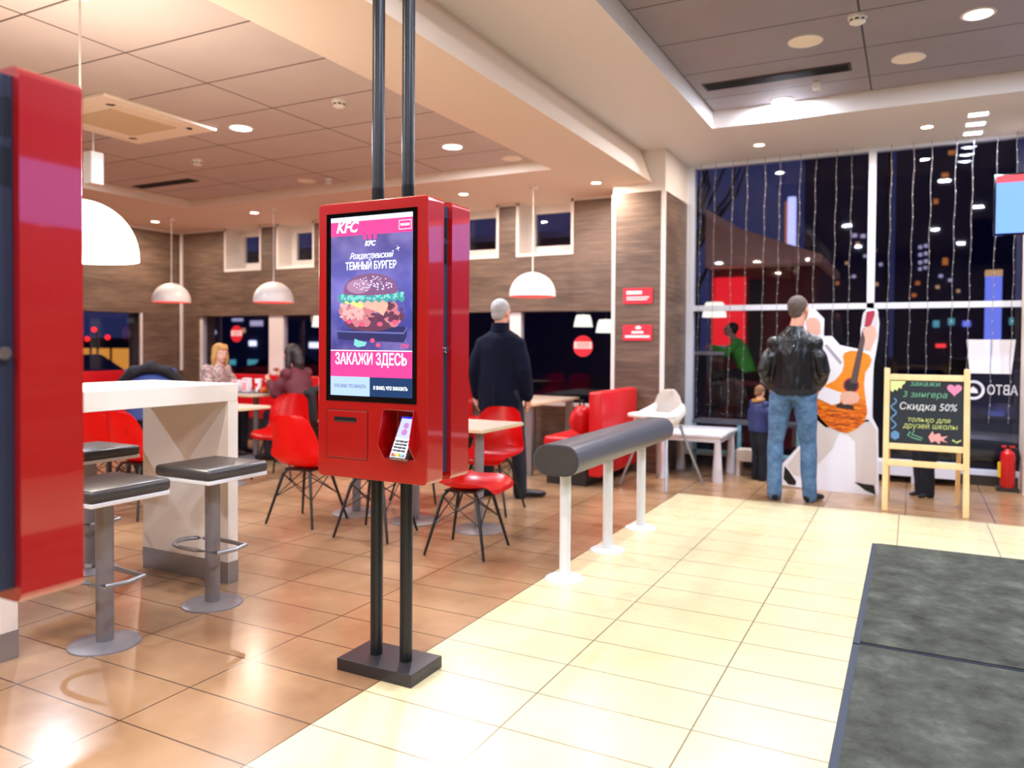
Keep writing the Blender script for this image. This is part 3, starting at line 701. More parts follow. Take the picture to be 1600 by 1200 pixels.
def speaker(label, x, y, z, r_=.11):
    t = thing('ceiling_speaker', label, 'speaker', (x, y, z), 0, 'flush round ceiling speakers')
    MB().lathe((0, 0, 0), [(r_+.01, 0), (r_+.01, -.008), (r_, -.01), (r_, 0)], 32).build('rim', 'white_plastic', t)
    MB().cyl((0, 0, -.004), r_, .006, seg=32).build('grille', 'vent_cream', t)
speaker('flush round speaker in dark right ceiling above the slot grille', -.71, 5.92, ZR)
speaker('flush round speaker in dark right ceiling, rightmost', -.05, 6.61, ZR)
speaker('flush round speaker near the far edge of the left tray', -6.0, 6.56, ZL, .09)
speaker('flush round speaker at right end of the left tray', -3.46, 6.63, ZL, .09)
tag(MB().box(-.76, -.70, 6.86, 6.93, ZR-.06, ZR, bev=.006).build('motion_sensor', 'white_plastic', smooth=False), 'small white sensor box beside the slot grille in right ceiling', 'sensor')
for i, y in enumerate((7.85, 8.18, 8.52)):
    t = thing('blue_spotlight', ['cool blue-white lamp nearest in the row of three at right soffit', 'middle lamp of the cool blue-white row at right soffit', 'farthest lamp of the cool blue-white row, next to the window'][i], 'ceiling light', (.49, y, ZH), 0, 'row of three cool lamps')
    MB().box(-.09, .09, -.06, .06, -.01, 0, bev=.01).build('frame', 'white_plastic', t, smooth=False)
    MB().box(-.07, .07, -.045, .045, -.013, -.009).build('diffuser', 'bulb_cool', t, smooth=False)
    area((0, 0, -.02), 5, COOL, .08, parent=t)
t = thing('wall_speaker', 'pale box speaker hanging beyond the near kiosk top', 'speaker', (-6.30, 4.25, 2.70))
MB().box(-.06, .06, -.06, .06, 0, .28, bev=.01).build('cabinet', 'white_plastic', t, smooth=False); MB().cyl((0, 0, .365), .008, .17).build('hanger', 'white_plastic', t)

# ------------------------------------------------------------------ padded lean rail
t = thing('lean_rail', 'grey padded lean rail on three white posts', 'rail', (-1.75, 4.77, 0))
def capsule(w, h, n_=12):
    r_ = h/2; pts = []
    for k in range(n_+1): a = -PI/2+PI*k/n_; pts.append((w/2-r_+r_*math.cos(a), r_*math.sin(a)))
    for k in range(n_+1): a = PI/2+PI*k/n_; pts.append((-w/2+r_+r_*math.cos(a), r_*math.sin(a)))
    return pts
pd = MB().prism([(x+.01, z+.705) for x, z in capsule(.28, .175)], -.88, 1.0).build('padding', 'armrest_grey', t)
MB().prism([(x+.01, z+.705) for x, z in capsule(.26, .157)], -.886, -.88).build('end_cap', 'leatherette', pd)
for y in (-.72, -.02, .68):
    ps = MB().cyl((0, y, .33), .032, .63, seg=24).build('post', 'white_metal', t)
    MB().lathe((0, y, 0), [(.001, .02), (.04, .02), (.10, .014), (.113, .006), (.113, 0)], 32).build('base_plate', 'white_metal', ps)

# ------------------------------------------------------------------ entrance mats
for lab, y0, y1 in (('dark grey entrance mat, the far one reaching toward the window', 3.79, 5.775), ('dark grey entrance mat, the near one at bottom right', .9, 3.77)):
    t = thing('entrance_mat', lab, 'mat', (1.0, (y0+y1)/2, 0), 0, 'dark entrance mats'); h = (y1-y0)/2
    MB().box(-1.215, 1.2, -h, h, 0.001, .008).build('rubber_edge', 'mat_rubber', t, smooth=False)
    MB().box(-1.185, 1.17, -h+.01, h-.01, .007, .014).build('pile', 'carpet_grey', t, smooth=False)

# ------------------------------------------------------------------ people
def hand(mb, wrist, d, palm_n, side, curl=.5, s=1.0):
    """wrist point, d = pointing direction, palm_n = palm normal, side = direction toward the thumb"""
    w = Vector(wrist); d = Vector(d).normalized(); n_ = Vector(palm_n).normalized(); sd = Vector(side).normalized()
    mb.tube([w-d*.02*s, w+d*.02*s, w+d*.075*s, w+d*.092*s], [(.024*s, .02*s), (.034*s, .016*s), (.038*s, .015*s), (.034*s, .012*s)], 12)
    mb.ball(w+d*.05*s, .024*s, 8)
    for k, L in enumerate((.068, .078, .072, .056)):
        b0 = w+d*.085*s+sd*(.028-.0187*k)*s
        p1 = b0+d*L*.45*s*math.cos(curl*.5)+n_*L*.45*s*math.sin(curl*.5)
        p2 = p1+d*L*.35*s*math.cos(curl*1.4)+n_*L*.35*s*math.sin(curl*1.4)
        p3 = p2+d*L*.28*s*math.cos(curl*2.2)+n_*L*.28*s*math.sin(curl*2.2)
        mb.limb([b0, p1, p2, p3], [.0092*s, .0088*s, .0082*s, .007*s], 8)
    t0 = w+d*.025*s+sd*.026*s; t1 = t0+sd*.026*s+d*.024*s+n_*.01*s; t2 = t1+d*.03*s+sd*.006*s+n_*.012*s
    mb.limb([t0, t1, t2], [.013*s, .011*s, .0085*s], 8)
def head(mb, c, s, look, tilt=0, chin_drop=0):
    R = Matrix.Rotation(look, 4, 'Z') @ Matrix.Rotation(-tilt, 4, 'X')
    def P_(x, y, z): return Vector(c)+(R @ Vector((x*s, y*s, z*s)))
    R3 = R.to_3x3()
    mb.ball(P_(0, -.01, .03), (.076*s, .094*s, .090*s), 20, R3)
    mb.ball(P_(0, .018, -.03), (.058*s, .068*s, .076*s), 16, R3)
    mb.ball(P_(0, .05, -.085), (.028*s, .026*s, .022*s), 10, R3)
    mb.limb([P_(0, .088, .012), P_(0, .104, -.028)], [.008*s, .013*s], 8)
    mb.ball(P_(0, .082, -.058), (.024*s, .012*s, .008*s), 8, R3)
    for q in (-1, 1):
        mb.ball(P_(q*.078, -.005, -.01), (.009*s, .019*s, .031*s), 10, R3); mb.ball(P_(q*.03, .076, .028), (.02*s, .01*s, .008*s), 8, R3)
    return P_, R3
def figure(label, loc, rz, J, pal, s=1.0, look=0, tilt=0, hair='short', group=None, bulk=1.0, garment='jacket', skirt=0, extra=None, curl=.5, seated=False, legw=1.0):
    t = thing('person', label, 'person', loc, rz, group)
    D = dict(pelvis=(0, 0, .95), waist=(0, 0, 1.10), chest=(0, .01, 1.30), neck=(0, -.01, 1.47), head=(0, .01, 1.635))
    D.update({'sh': ((-.185, -.01, 1.42), (.185, -.01, 1.42)), 'el': ((-.25, -.03, 1.14), (.25, -.03, 1.14)), 'wr': ((-.25, .06, .90), (.25, .06, .90)),
              'hip': ((-.09, 0, .92), (.09, 0, .92)), 'kn': ((-.11, .02, .50), (.11, .02, .50)), 'an': ((-.12, 0, .09), (.12, 0, .09)), 'toe': ((-.15, .17, .03), (.15, .17, .03)),
              'hd': ((0, .3, -1), (0, .3, -1))})
    D.update(J)
    V = lambda p: Vector(p)*s
    b = MB()
    b.tube([V(D['pelvis']), V(D['waist']), V(D['chest']), V(D['neck'])-Vector((0, 0, .03*s))], [(.12*s, .08*s), (.11*s, .08*s), (.13*s, .085*s), (.055*s, .05*s)], 16)
    b.limb([V(D['neck'])-Vector((0, 0, .05*s)), V(D['head'])-Vector((0, .01*s, .04*s))], [.062*s, .054*s], 12)
    hp, R3 = head(b, V(D['head']), s, look, tilt)
    for i in (0, 1):
        q = (-1, 1)[i]
        b.limb([V(D['chest'])+Vector((0, 0, .03*s)), V(D['sh'][i]), V(D['el'][i]), V(D['wr'][i])], [.04*s, .045*s, .04*s, .026*s], 12)
        dd = Vector(D['hd'][i]); sd = Vector((-q, .15, 0)) if abs(dd.normalized().z) > .5 else Vector((-q*.3, 0, 1))
        sd = (sd-dd.normalized()*sd.dot(dd.normalized())).normalized()
        pn = Vector((-q, 0, 0)) if abs(dd.normalized().z) > .5 else Vector((0, 0, -1))
        if abs(dd.normalized().z) > .5: sd = Vector((0, 1, .2)); sd = (sd-dd.normalized()*sd.dot(dd.normalized())).normalized()
        hand(b, V(D['wr'][i]), dd, pn, sd, curl, s)
        b.limb([V(D['hip'][i])+Vector((0, 0, .02)), V(D['kn'][i]), V(D['an'][i])], [.075*s, .05*s, .036*s], 12)
        b.limb([V(D['an'][i])-Vector((0, 0, .03*s)), V(D['toe'][i])], [.022*s, .016*s], 10)
    body = b.build('body', pal.get('skin', 'skin'), t, remesh=.0075 if s > .8 else .006, sm=2)
    # upper garment
    u = MB(); ub = bulk
    hem = Vector(D['pelvis'])-Vector((0, 0, skirt)) if not seated else Vector(D['pelvis'])+Vector((0, 0, .02))
    tor = [hem*s, V(D['waist']), V(D['chest']), V(D['chest'])+(V(D['neck'])-V(D['chest']))*.68, V(D['neck'])+Vector((0, 0, .005*s))]
    u.tube(tor, [(.185*s*ub, .135*s*ub), (.18*s*ub, .13*s*ub), (.195*s*ub, .135*s*ub), (.16*s*ub, .11*s*ub), (.078*s, .074*s)], 24)
    for i in (0, 1):
        sh = V(D['sh'][i]); el_ = V(D['el'][i]); wr = V(D['wr'][i])
        u.limb([V(D['chest'])+Vector((0, 0, .03*s)), sh, (sh+el_)/2, el_, (el_+wr)/2, wr-(wr-el_).normalized()*.015*s], [.10*s, .072*s*min(ub,1.05), .070*s*ub, .066*s*ub, .06*s*ub, .048*s*ub], 14)
    u.tube([V(D['neck'])-Vector((0, 0, .03*s)), V(D['neck'])+Vector((0, .0, .035*s))], [.075*s, .068*s], 16)
    g_ = u.build(garment, pal['top'], t, remesh=.011 if s > .8 else .009, sm=5, noise_amp=.010*s, noise_sc=11/s)
    # trousers
    l_ = MB()
    for i in (0, 1):
        h = V(D['hip'][i]); k = V(D['kn'][i]); a = V(D['an'][i])
        l_.limb([h+Vector((0, 0, .03*s)), (h+k)/2, k, (k+a)/2, a-Vector((0, 0, .045*s))], [.104*s*min(bulk, 1.05)*legw**.5, .088*s*legw, .068*s*legw, .064*s*legw*1.05, .056*s*legw*1.1], 14)
    l_.tube([V(D['pelvis'])+Vector((0, 0, -.06*s)), V(D['waist'])-Vector((0, 0, .02*s))], [(.165*s, .115*s), (.15*s, .105*s)], 18)
    l_.build('trousers', pal['legs'], t, remesh=.010 if s > .8 else .008, sm=4, noise_amp=.007*s, noise_sc=13/s)
    for i in (0, 1):
        a = V(D['an'][i]); to = V(D['toe'][i]); dd = (to-a); dd.z = 0; dd.normalize()
        z0 = to.z-.028*s
        f_ = MB(); f_.tube([Vector((a.x, a.y, z0+.03*s))-dd*.055*s, Vector((a.x, a.y, z0+.045*s))-dd*.01*s, Vector((a.x, a.y, z0+.04*s))+dd*.09*s, Vector((to.x, to.y, z0+.028*s))+dd*.02*s, Vector((to.x, to.y, z0+.022*s))+dd*.055*s],
                           [(.026*s, .028*s), (.042*s, .042*s), (.046*s, .036*s), (.044*s, .027*s), (.026*s, .018*s)], 14)
        f_.limb([a+Vector((0, 0, .02*s)), Vector((a.x, a.y, z0+.05*s))], [.042*s, .042*s], 10)
        sh_ = f_.build('shoe', pal.get('shoe', 'shoe_black'), t, remesh=.006, sm=2)
        if 'sole' in pal:
            sm_ = MB(); c_ = Vector((a.x, a.y, z0+.008*s))+dd*.06*s; ang = math.atan2(dd.y, dd.x)
            sm_.ball((0, 0, 0), 1, 16); sm_.xf(Matrix.Translation(c_) @ Matrix.Rotation(ang, 4, 'Z') @ Matrix.Diagonal((.125*s, .048*s, .012*s, 1))); sm_.build('sole', pal['sole'], sh_)
    hb = MB()
    if hair == 'short':
        hb.ball(hp(0, -.020, .040), (.080*s, .094*s, .090*s), 24, R3); hb.ball(hp(0, -.058, -.01), (.062*s, .048*s, .060*s), 16, R3)
    if hair == 'bob':
        hb.ball(hp(0, -.022, .042), (.088*s, .1*s, .094*s), 24, R3)
        for q in (-1, 1): hb.limb([hp(q*.07, .0, .04), hp(q*.085, -.005, -.05), hp(q*.08, -.01, -.13)], [.03*s, .034*s, .022*s], 10)
        hb.limb([hp(0, -.08, .02), hp(0, -.09, -.06), hp(0, -.08, -.13)], [.06*s, .06*s, .04*s], 12)
        for q in (-.04, 0, .04): hb.limb([hp(q, .055, .10), hp(q, .088, .06)], [.022*s, .014*s], 8)
    if hair == 'long':
        hb.ball(hp(0, -.022, .042), (.089*s, .1*s, .094*s), 24, R3)
        for q in (-1, 1): hb.limb([hp(q*.072, -.01, .04), hp(q*.085, -.02, -.08), hp(q*.10, -.03, -.22)], [.032*s, .036*s, .026*s], 10)
        hb.limb([hp(0, -.08, .02), hp(0, -.10, -.10), hp(0, -.10, -.25)], [.066*s, .07*s, .045*s], 12)
    if hair == 'child':
        hb.ball(hp(0, -.018, .038), (.086*s, .1*s, .098*s), 24, R3); hb.ball(hp(0, -.05, -.03), (.07*s, .058*s, .06*s), 16, R3)
    hb.build('hair', pal['hair'], t, remesh=.007, sm=2, noise_amp=.003, noise_sc=60)
    if pal.get('face'):
        for q in (-1, 1):
            e_ = MB().ball(hp(q*.03, .078, .012), (.0135*s, .008*s, .0085*s), 10, R3).build('eye', 'eye_white', t)
            MB().ball(hp(q*.03, .0845, .012), (.006*s, .0035*s, .006*s), 8, R3).build('iris', 'eye_dark', e_)
        MB().ball(hp(0, .0915, -.058), (.023*s, .006*s, .006*s), 10, R3).build('lips', 'lip', t)
    if extra: extra(t, V, hp, R3, D, s)
    return t
def leather_extra(t, V, hp, R3, D, s):
    m = MB(); m.tube([(0, 0, .93), (0, 0, .985)], [(.182, .136), (.188, .14)], 28); m.build('waistband', 'black_cloth', t)
    m = MB(); m.tube([(-.16, -.142, 1.385), (0, -.152, 1.395), (.16, -.142, 1.385)], .005, 6); m.tube([(0, -.155, 1.39), (0, -.152, 1.0)], .004, 6); m.build('seam', 'black_cloth', t)
figure('man in black leather jacket and blue jeans standing with his back turned', (-.895, 7.03, 0), .03,
       {'an': ((-.15, 0, .09), (.135, .03, .09)), 'kn': ((-.15, .03, .50), (.12, .03, .50)), 'toe': ((-.19, .15, .03), (.20, .16, .03)), 'hip': ((-.10, 0, .90), (.09, 0, .90)),
        'sh': ((-.165, -.01, 1.37), (.165, -.01, 1.37)), 'el': ((-.245, -.03, 1.14), (.235, -.02, 1.14)), 'wr': ((-.20, .12, .98), (.17, .14, .98)), 'neck': (.0, 0, 1.49), 'head': (.03, .05, 1.665), 'hd': ((.3, .3, -.8), (-.3, .3, -.8))},
       dict(top='leather_black', legs='denim', hair='hair_brown_short', shoe='shoe_black'), look=-.5, tilt=-.25, bulk=.98, extra=leather_extra)
def coat_extra(t, V, hp, R3, D, s):
    MB().tube([(0, -.012, 1.46), (0, -.012, 1.535)], [(.088, .082), (.074, .070)], 20).build('collar', 'wool_navy', t)
    MB().tube([(-.0, -.152, .78), (0, -.158, 1.0)], .003, 6).build('back_vent', 'black_cloth', t)
figure('grey-haired man in a long navy coat standing behind the kiosk, back turned', (-3.22, 5.98, 0), .12,
       {'an': ((-.12, -.02, .09), (.20, -.02, .09)), 'kn': ((-.12, .04, .50), (.16, .03, .50)), 'toe': ((-.15, .16, .03), (.34, .10, .03)), 'wr': ((-.24, .04, .88), (.24, .04, .88)), 'sh': ((-.165, -.01, 1.34), (.165, -.01, 1.34)),
        'el': ((-.23, -.03, 1.12), (.23, -.03, 1.12)), 'head': (.0, .02, 1.62)},
       dict(top='wool_navy', legs='trouser_dark', hair='hair_grey'), look=-.3, bulk=1.1, skirt=.18, garment='coat', extra=coat_extra)
def hood_extra(mm):
    def f(t, V, hp, R3, D, s):
        c = V(D['neck'])
        m = MB()
        for k in range(16):
            a = 2*PI*k/16; m.ball(c+Vector((.095*s*math.cos(a), .085*s*math.sin(a)-.015*s, .012+.02*s*math.sin(a))), .034*s, 8)
        m.build('fur_collar', mm, t, remesh=.009, sm=1, noise_amp=.006, noise_sc=70)
    return f
figure('small child in navy parka with tan fur hood holding the leather-jacket man', (-1.34, 7.98, 0), -.75,
       {'wr': ((-.20, .20, .92), (.25, .26, 1.10)), 'el': ((-.26, .02, 1.10), (.30, .06, 1.16)), 'hd': ((.1, .5, -.5), (.2, .9, .1)), 'an': ((-.09, 0, .09), (.09, 0, .09)), 'kn': ((-.10, .03, .48), (.10, .03, .48)), 'toe': ((-.10, .15, .03), (.10, .15, .03))},
       dict(top='parka_navy', legs='trouser_dark', hair='hair_child', skin='skin_pale', face=1), s=.54, legw=1.3, look=.1, tilt=.25, hair='child', bulk=1.25, garment='parka', skirt=.05, extra=hood_extra('fur_tan'))
figure('small child in dark blue trousers and boots standing behind the chalkboard', (.13, 7.85, 0), PI-.9,
       {'an': ((-.08, 0, .09), (.08, 0, .09)), 'kn': ((-.09, .03, .48), (.09, .03, .48)), 'toe': ((-.10, .15, .03), (.10, .15, .03)), 'wr': ((-.20, .22, .95), (.20, .22, .95))},
       dict(top='parka_navy', legs='trouser_dark', hair='hair_child', skin='skin_pale', shoe='black_cloth', sole='shoe_sole_tan', face=1), s=.54, legw=1.55, hair='child', bulk=1.2, garment='parka')
def seatJ(dx=0, lean=.06):
    return {'pelvis': (0, 0, .55), 'waist': (0, .02, .68), 'chest': (0, .02+lean, .90), 'neck': (0, .02+lean*1.6, 1.07), 'head': (0, .06+lean*2, 1.235),
            'sh': ((-.17, .02+lean*1.3, 1.02), (.17, .02+lean*1.3, 1.02)), 'el': ((-.22, .2, .80), (.22, .2, .80)), 'wr': ((-.1, .42, .84), (.1, .42, .84)), 'hd': ((.15, 1, .1), (-.15, 1, .1)),
            'hip': ((-.09, .02, .53), (.09, .02, .53)), 'kn': ((-.1, .44, .53), (.1, .44, .53)), 'an': ((-.1, .42, .1), (.1, .42, .1)), 'toe': ((-.1, .58, .03), (.1, .58, .03))}
J1 = seatJ(lean=.07); J1['head'] = (0, .17, 1.215); J1['wr'] = ((-.06, .48, .86), (.08, .46, .84))
figure('blonde woman in a spotted blouse sitting at the table, facing right', (-7.62, 6.63, 0), -PI/2+.15, J1, dict(top='leopard', legs='trouser_dark', hair='hair_blond', skin='skin_pale', face=1), s=.99, look=-.35, hair='bob', garment='blouse', seated=True, curl=.8)
J2 = seatJ(lean=.06); J2['wr'] = ((-.1, .42, .92), (.1, .40, .98)); J2['hd'] = ((.2, .6, .6), (-.2, .6, .7))
figure('dark-haired woman in maroon top sitting across from the blonde woman', (-6.08, 6.6, 0), PI/2, J2, dict(top='maroon_top', legs='trouser_dark', hair='hair_dark', face=1), s=.975, look=.1, hair='long', garment='top', seated=True, curl=.9)
J3 = seatJ(lean=.12); J3['head'] = (0, .42, 1.02); J3['neck'] = (0, .27, 1.02)
def slouch(t, V, hp, R3, D, s):
    hd_ = MB(); hd_.ball(V((0, .26, 1.05)), (.11, .10, .07), 16); hd_.build('hood', 'fur_grey', t, remesh=.01, sm=2, noise_amp=.008, noise_sc=50)
    sh_ = MB(); sh_.limb([V((-.26, .12, .93)), V((-.15, .06, 1.06)), V((0, .05, 1.10)), V((.15, .06, 1.06)), V((.26, .12, .93))], [.05, .06, .065, .06, .05], 12); sh_.build('shawl', 'black_cloth', t, remesh=.012, sm=3, noise_amp=.008)
figure('hunched person in blue jacket with dark shoulders behind the white counter', (-6.55, 5.0, 0), .9, J3, dict(top='jacket_blue', legs='trouser_dark', hair='hair_dark'), s=1.0, tilt=-.9, seated=True, bulk=1.25, extra=slouch)
t = thing('dining_chair', 'seat carrying the hunched person in the blue jacket', 'chair', (-6.55, 5.0, 0), .9)
MB().box(-.22, .22, -.2, .24, .42, .47, bev=.02).build('seat', 'red_vinyl', t)
for sx_ in (-.19, .19):
    for sy in (-.17, .2): MB().cyl((sx_, sy, .21), .014, .42, seg=10).build('leg', 'black_metal', t)
# coat over the dark-haired woman's chair
m = MB()
m.limb([(-5.80, 6.36, .80), (-5.80, 6.60, .845), (-5.80, 6.84, .80)], [.045, .05, .045]); m.limb([(-5.78, 6.40, .78), (-5.76, 6.42, .50)], [.05, .04]); m.limb([(-5.78, 6.6, .80), (-5.75, 6.6, .5)], [.06, .05]); m.limb([(-5.78, 6.8, .78), (-5.76, 6.78, .48)], [.05, .04])
tag(m.build('draped_coat', 'black_cloth', remesh=.012, sm=5, noise_amp=.01, noise_sc=12), 'black coat draped over the back of the dark-haired woman\'s chair', 'coat')

# food and tray on the women's table
t = thing('serving_tray', 'grey tray with food between the two women', 'tray', (-6.8, 6.5, .767)); MB().box(-.2, .2, -.14, .14, 0, .012, bev=.004).build('tray_base', 'grey_metal', t, smooth=False)
for i, (x, y, h, lab) in enumerate([(-6.95, 6.45, .13, 'red and white striped box at left of the tray'), (-6.86, 6.52, .15, 'red and white striped box in the middle of the tray'), (-6.77, 6.42, .12, 'low red and white striped box at front of the tray')]):
    t = thing('food_box', lab, 'food box', (x, y, .78), 0, 'striped food boxes on the tray')
    MB().prism([(-.035, 0), (.035, 0), (.045, h), (-.045, h)], -.03, .03).build('carton', 'sign_white', t, smooth=False)
    m = MB()
    for k in (-.022, 0, .022): m.box(k-.005, k+.005, -.032, -.03, .01, h-.01)
    m.build('stripes', 'sign_red', t, smooth=False)
t = thing('paper_cup', 'white paper cup with red print right of the striped boxes', 'cup', (-6.66, 6.5, .78)); MB().cyl((0, 0, .07), .032, .14, r2=.042, seg=20).build('cup_wall', 'sign_white', t); MB().cyl((0, 0, .144), .045, .01, seg=20).build('lid', 'white_plastic', t); MB().box(-.02, .02, -.042, -.036, .06, .10).build('print', 'sign_red', t)
t = thing('snack_pack', 'orange snack pile on the table in front of the dark-haired woman', 'food', (-6.56, 6.5, .767)); m = MB()
for k in range(12): m.ball((random.uniform(-.05, .05), random.uniform(-.05, .05), .02+random.random()*.03), .022, 8)
m.build('snack_pieces', 'guitar_orange', t, remesh=.006)
t = thing('handbag', 'crumpled red bag hanging at the left side of the bright booth backrest', 'bag', (-2.83, 6.93, .475)); MB().ball((0, 0, .14), (.10, .13, .15), 16).build('bag_body', 'red_vinyl', t, remesh=.012, noise_amp=.03, noise_sc=12); MB().tube([(0, -.07, .24), (0, -.04, .33), (0, .04, .33), (0, .07, .24)], .008, 8).build('strap', 'black_cloth', t)

# ------------------------------------------------------------------ children's corner
t = thing('high_chair', 'white plastic baby high chair with splayed legs beside the kids table', 'high chair', (-2.11, 7.2, 0), 2.8)
m = MB(); n_ = 16; tb = bmesh.new(); rows = []
for i, (y, z, hw) in enumerate([(.20, .53, .13), (.18, .56, .15), (.1, .55, .155), (0, .545, .16), (-.10, .56, .16), (-.14, .62, .165), (-.155, .72, .165), (-.165, .80, .155), (-.17, .86, .13), (-.172, .905, .085), (-.172, .922, .03)]):
    row = []
    for k in range(n_+1):
        v = -1+2*k/n_; bk = 1 if y < -.12 else 0
        row.append(tb.verts.new((v*hw, y+.07*abs(v)**2.5*bk, z+(.13*abs(v)**5 if not bk else 0))))
    rows.append(row)
for a, b_ in zip(rows, rows[1:]):
    for k in range(n_): tb.faces.new((a[k], a[k+1], b_[k+1], b_[k]))
bmesh.ops.solidify(tb, geom=tb.faces[:], thickness=.012); m._add(tb); m.build('seat_shell', 'white_plastic', t)
MB().box(-.20, .20, .04, .29, .66, .705, bev=.02, seg=4).build('tray', 'white_plastic', t); MB().box(-.17, .17, .07, .26, .704, .709, bev=.002).build('tray_well', 'white_plastic', t)
for q in (-1, 1): MB().tube([(q*.15, -.14, .74), (q*.165, -.05, .70), (q*.17, .1, .66), (q*.165, .2, .62)], [(.02, .06), (.022, .06), (.022, .06), (.02, .05)], 10).build('side_arm', 'white_plastic', t)
for q in (-1, 1):
    for w_ in (-1, 1): MB().tube([(q*.13, w_*.11, .58), (q*.15, w_*.13, .5), (q*.27, w_*.30, .012)], [.014, .0135, .0125], 10).build('leg', 'steel', t)
t = thing('kids_table', 'low white play table with thick tapered legs beside the wood column', 'table', (-1.95, 7.975, 0))
MB().box(-.33, .33, -.38, .38, .435, .475, bev=.012, seg=3).build('tabletop', 'kids_white', t); MB().box(-.30, .30, -.35, .35, .39, .436).build('apron', 'kids_white', t, smooth=False)
for x in (-.27, .27):
    for y in (-.32, .32): MB().cyl((x, y, .2), .052, .40, r2=.03, seg=20).build('leg', 'kids_white', t)
t = thing('play_bench', 'dark grey topped bench with pale blue frame under the window', 'bench', (-1.62, 8.55, 0))
MB().box(-.5, .62, -.16, .16, .50, .535).build('bench_top', 'grey_board', t, smooth=False)
for x in (-.48, .0, .60): MB().box(x-.02, x+.02, -.15, -.12, .0, .50).build('leg', 'blue_paint', t, smooth=False)
MB().box(-.48, .60, -.15, -.13, .18, .21).build('stretcher', 'blue_paint', t, smooth=False)
t = thing('toy_stool', 'small pale step stool beside the child in the parka', 'stool', (-1.66, 7.98, 0))
t.location = (-1.47, 8.24, 0)
MB().box(-.13, .15, -.1, .1, .15, .27, bev=.008).build('stool_top', 'pale_box', t, smooth=False)
for x in (-.11, .12): MB().box(x-.02, x+.02, -.08, .08, 0, .15).build('leg', 'pale_box', t, smooth=False)
t = thing('window_bench', 'long low white bench along the foot of the window', 'bench', (-.35, 8.62, 0))
MB().box(-.62, .78, -.1, .1, .07, .21, bev=.004).build('bench_front', 'kids_white', t, smooth=False)
for x in (-.5, .42): MB().box(x-.05, x+.05, -.1, .1, 0, .07).build('foot', 'kids_white', t, smooth=False)

# ------------------------------------------------------------------ chalkboard easel
t = thing('chalkboard_easel', 'pine chalkboard easel with chalk writing standing by the window', 'easel', (.115, 7.0, 0))
wd, hh = .62, 1.16; th = math.radians(7)
Lm = Matrix.Rotation(-th, 4, 'X')
def epart(mb, name, mm, par=None, sm=False): mb.xf(Lm); return mb.build(name, mm, par or t, smooth=sm)
for x in (-wd/2+.022, wd/2-.022): epart(MB().box(x-.022, x+.022, -.012, .018, 0.0, hh+.02, bev=.005), 'front_leg', 'pine')
epart(MB().box(-wd/2+.044, wd/2-.044, -.01, .016, 1.08, 1.13, bev=.004), 'top_rail', 'pine')
epart(MB().box(-wd/2+.044, wd/2-.044, -.01, .016, .51, .56, bev=.004), 'lower_rail', 'pine')
tr_ = epart(MB().box(-wd/2+.03, wd/2-.03, -.01, .09, .385, .40, bev=.002).box(-wd/2+.03, wd/2-.03, -.02, -.008, .375, .425, bev=.003), 'chalk_tray', 'pine')
bd = epart(MB().box(-wd/2+.044, wd/2-.044, 0, .008, .56, 1.08), 'board', 'chalkboard')
for x in (-wd/2+.03, wd/2-.06):
    mb = MB(); mb.tube([(x, .15, 1.10), (x, .50, .015)], [(.018, .012), (.018, .012)], 4); mb.build('rear_leg', 'pine', t, smooth=False)
def chalk(pts, mm, name, w=.005):
    mb = MB()
    mb.tube([(x, -.002, z) for x, z in pts], w, 6); mb.xf(Lm @ Matrix.Translation((0, -.001, 0)) @ Matrix.Diagonal((1, .3, 1, 1))); return mb.build(name, mm, bd)
def cpoly(pts, mm, name):
    mb = MB(); mb.prism(pts, -.0035, -.001); mb.xf(Lm); return mb.build(name, mm, bd, smooth=False)
cpoly([(-.262, 1.075), (-.15, 1.075), (-.155, 1.055), (-.175, 1.04), (-.18, 1.01), (-.2, 1.02), (-.212, .99), (-.228, 1.005), (-.245, .98), (-.262, .995)], 'chalk_yellow', 'chalk_sun')
cpoly([(.255-.055+.055*(.0625*16*math.sin(a)**3)/1.0*.95, 1.015+.05*(13*math.cos(a)-5*math.cos(2*a)-2*math.cos(3*a)-math.cos(4*a))/15) for a in [2*PI*k/28 for k in range(28)]], 'chalk_pink', 'chalk_heart')
chalk([(-.235+.02*math.sin(k*1.1), .93-k*.017) for k in range(16)], 'chalk_blue', 'chalk_squiggle', .006)
cpoly([(-.222+.036*math.cos(2*PI*k/12)*(1 if k % 2 else .85), .625+.04*math.sin(2*PI*k/12)*(1 if k % 2 else .85)) for k in range(12)], 'chalk_blue', 'chalk_flower')
cpoly([(.02, .625), (.05, .675), (.06, .645), (.10, .66), (.11, .63), (.16, .64), (.125, .61), (.16, .585), (.105, .60), (.10, .57), (.07, .595), (.04, .58)], 'chalk_coral', 'chalk_leaf')
chalk([(-.11, .66), (-.13, .63), (-.09, .61), (-.03, .595)], 'chalk_green', 'chalk_twig'); chalk([(-.08, .67), (-.10, .64), (-.02, .61)], 'chalk_green', 'chalk_twig')
chalk([(.19, .61), (.22, .59), (.25, .61)], 'chalk_olive', 'chalk_sprig', .008)
def ct(s_, size, mm, x, z, sx=1, sh=.15):
    o = text(s_, size, mm, bd, (x, -.004+z*math.sin(th)*1.0, z*math.cos(th)), sx=sx, shear=sh, bold=.0, rx=PI/2-th, name='chalk_writing')
ct('закажи', .062, 'chalk_green', -.01, 1.055); ct('3 зингера', .07, 'chalk_green', -.01, .965); ct('Скидка 50%', .082, 'chalk_white', .01, .865, .92); ct('только для', .058, 'chalk_olive', .02, .76); ct('друзей школы', .062, 'chalk_olive', .03, .71, .9)
mb = MB()
for k, x in enumerate((-.1, .02, .15)): mb.cyl((x, .03, .41), .006, .06, axis='x', seg=8)
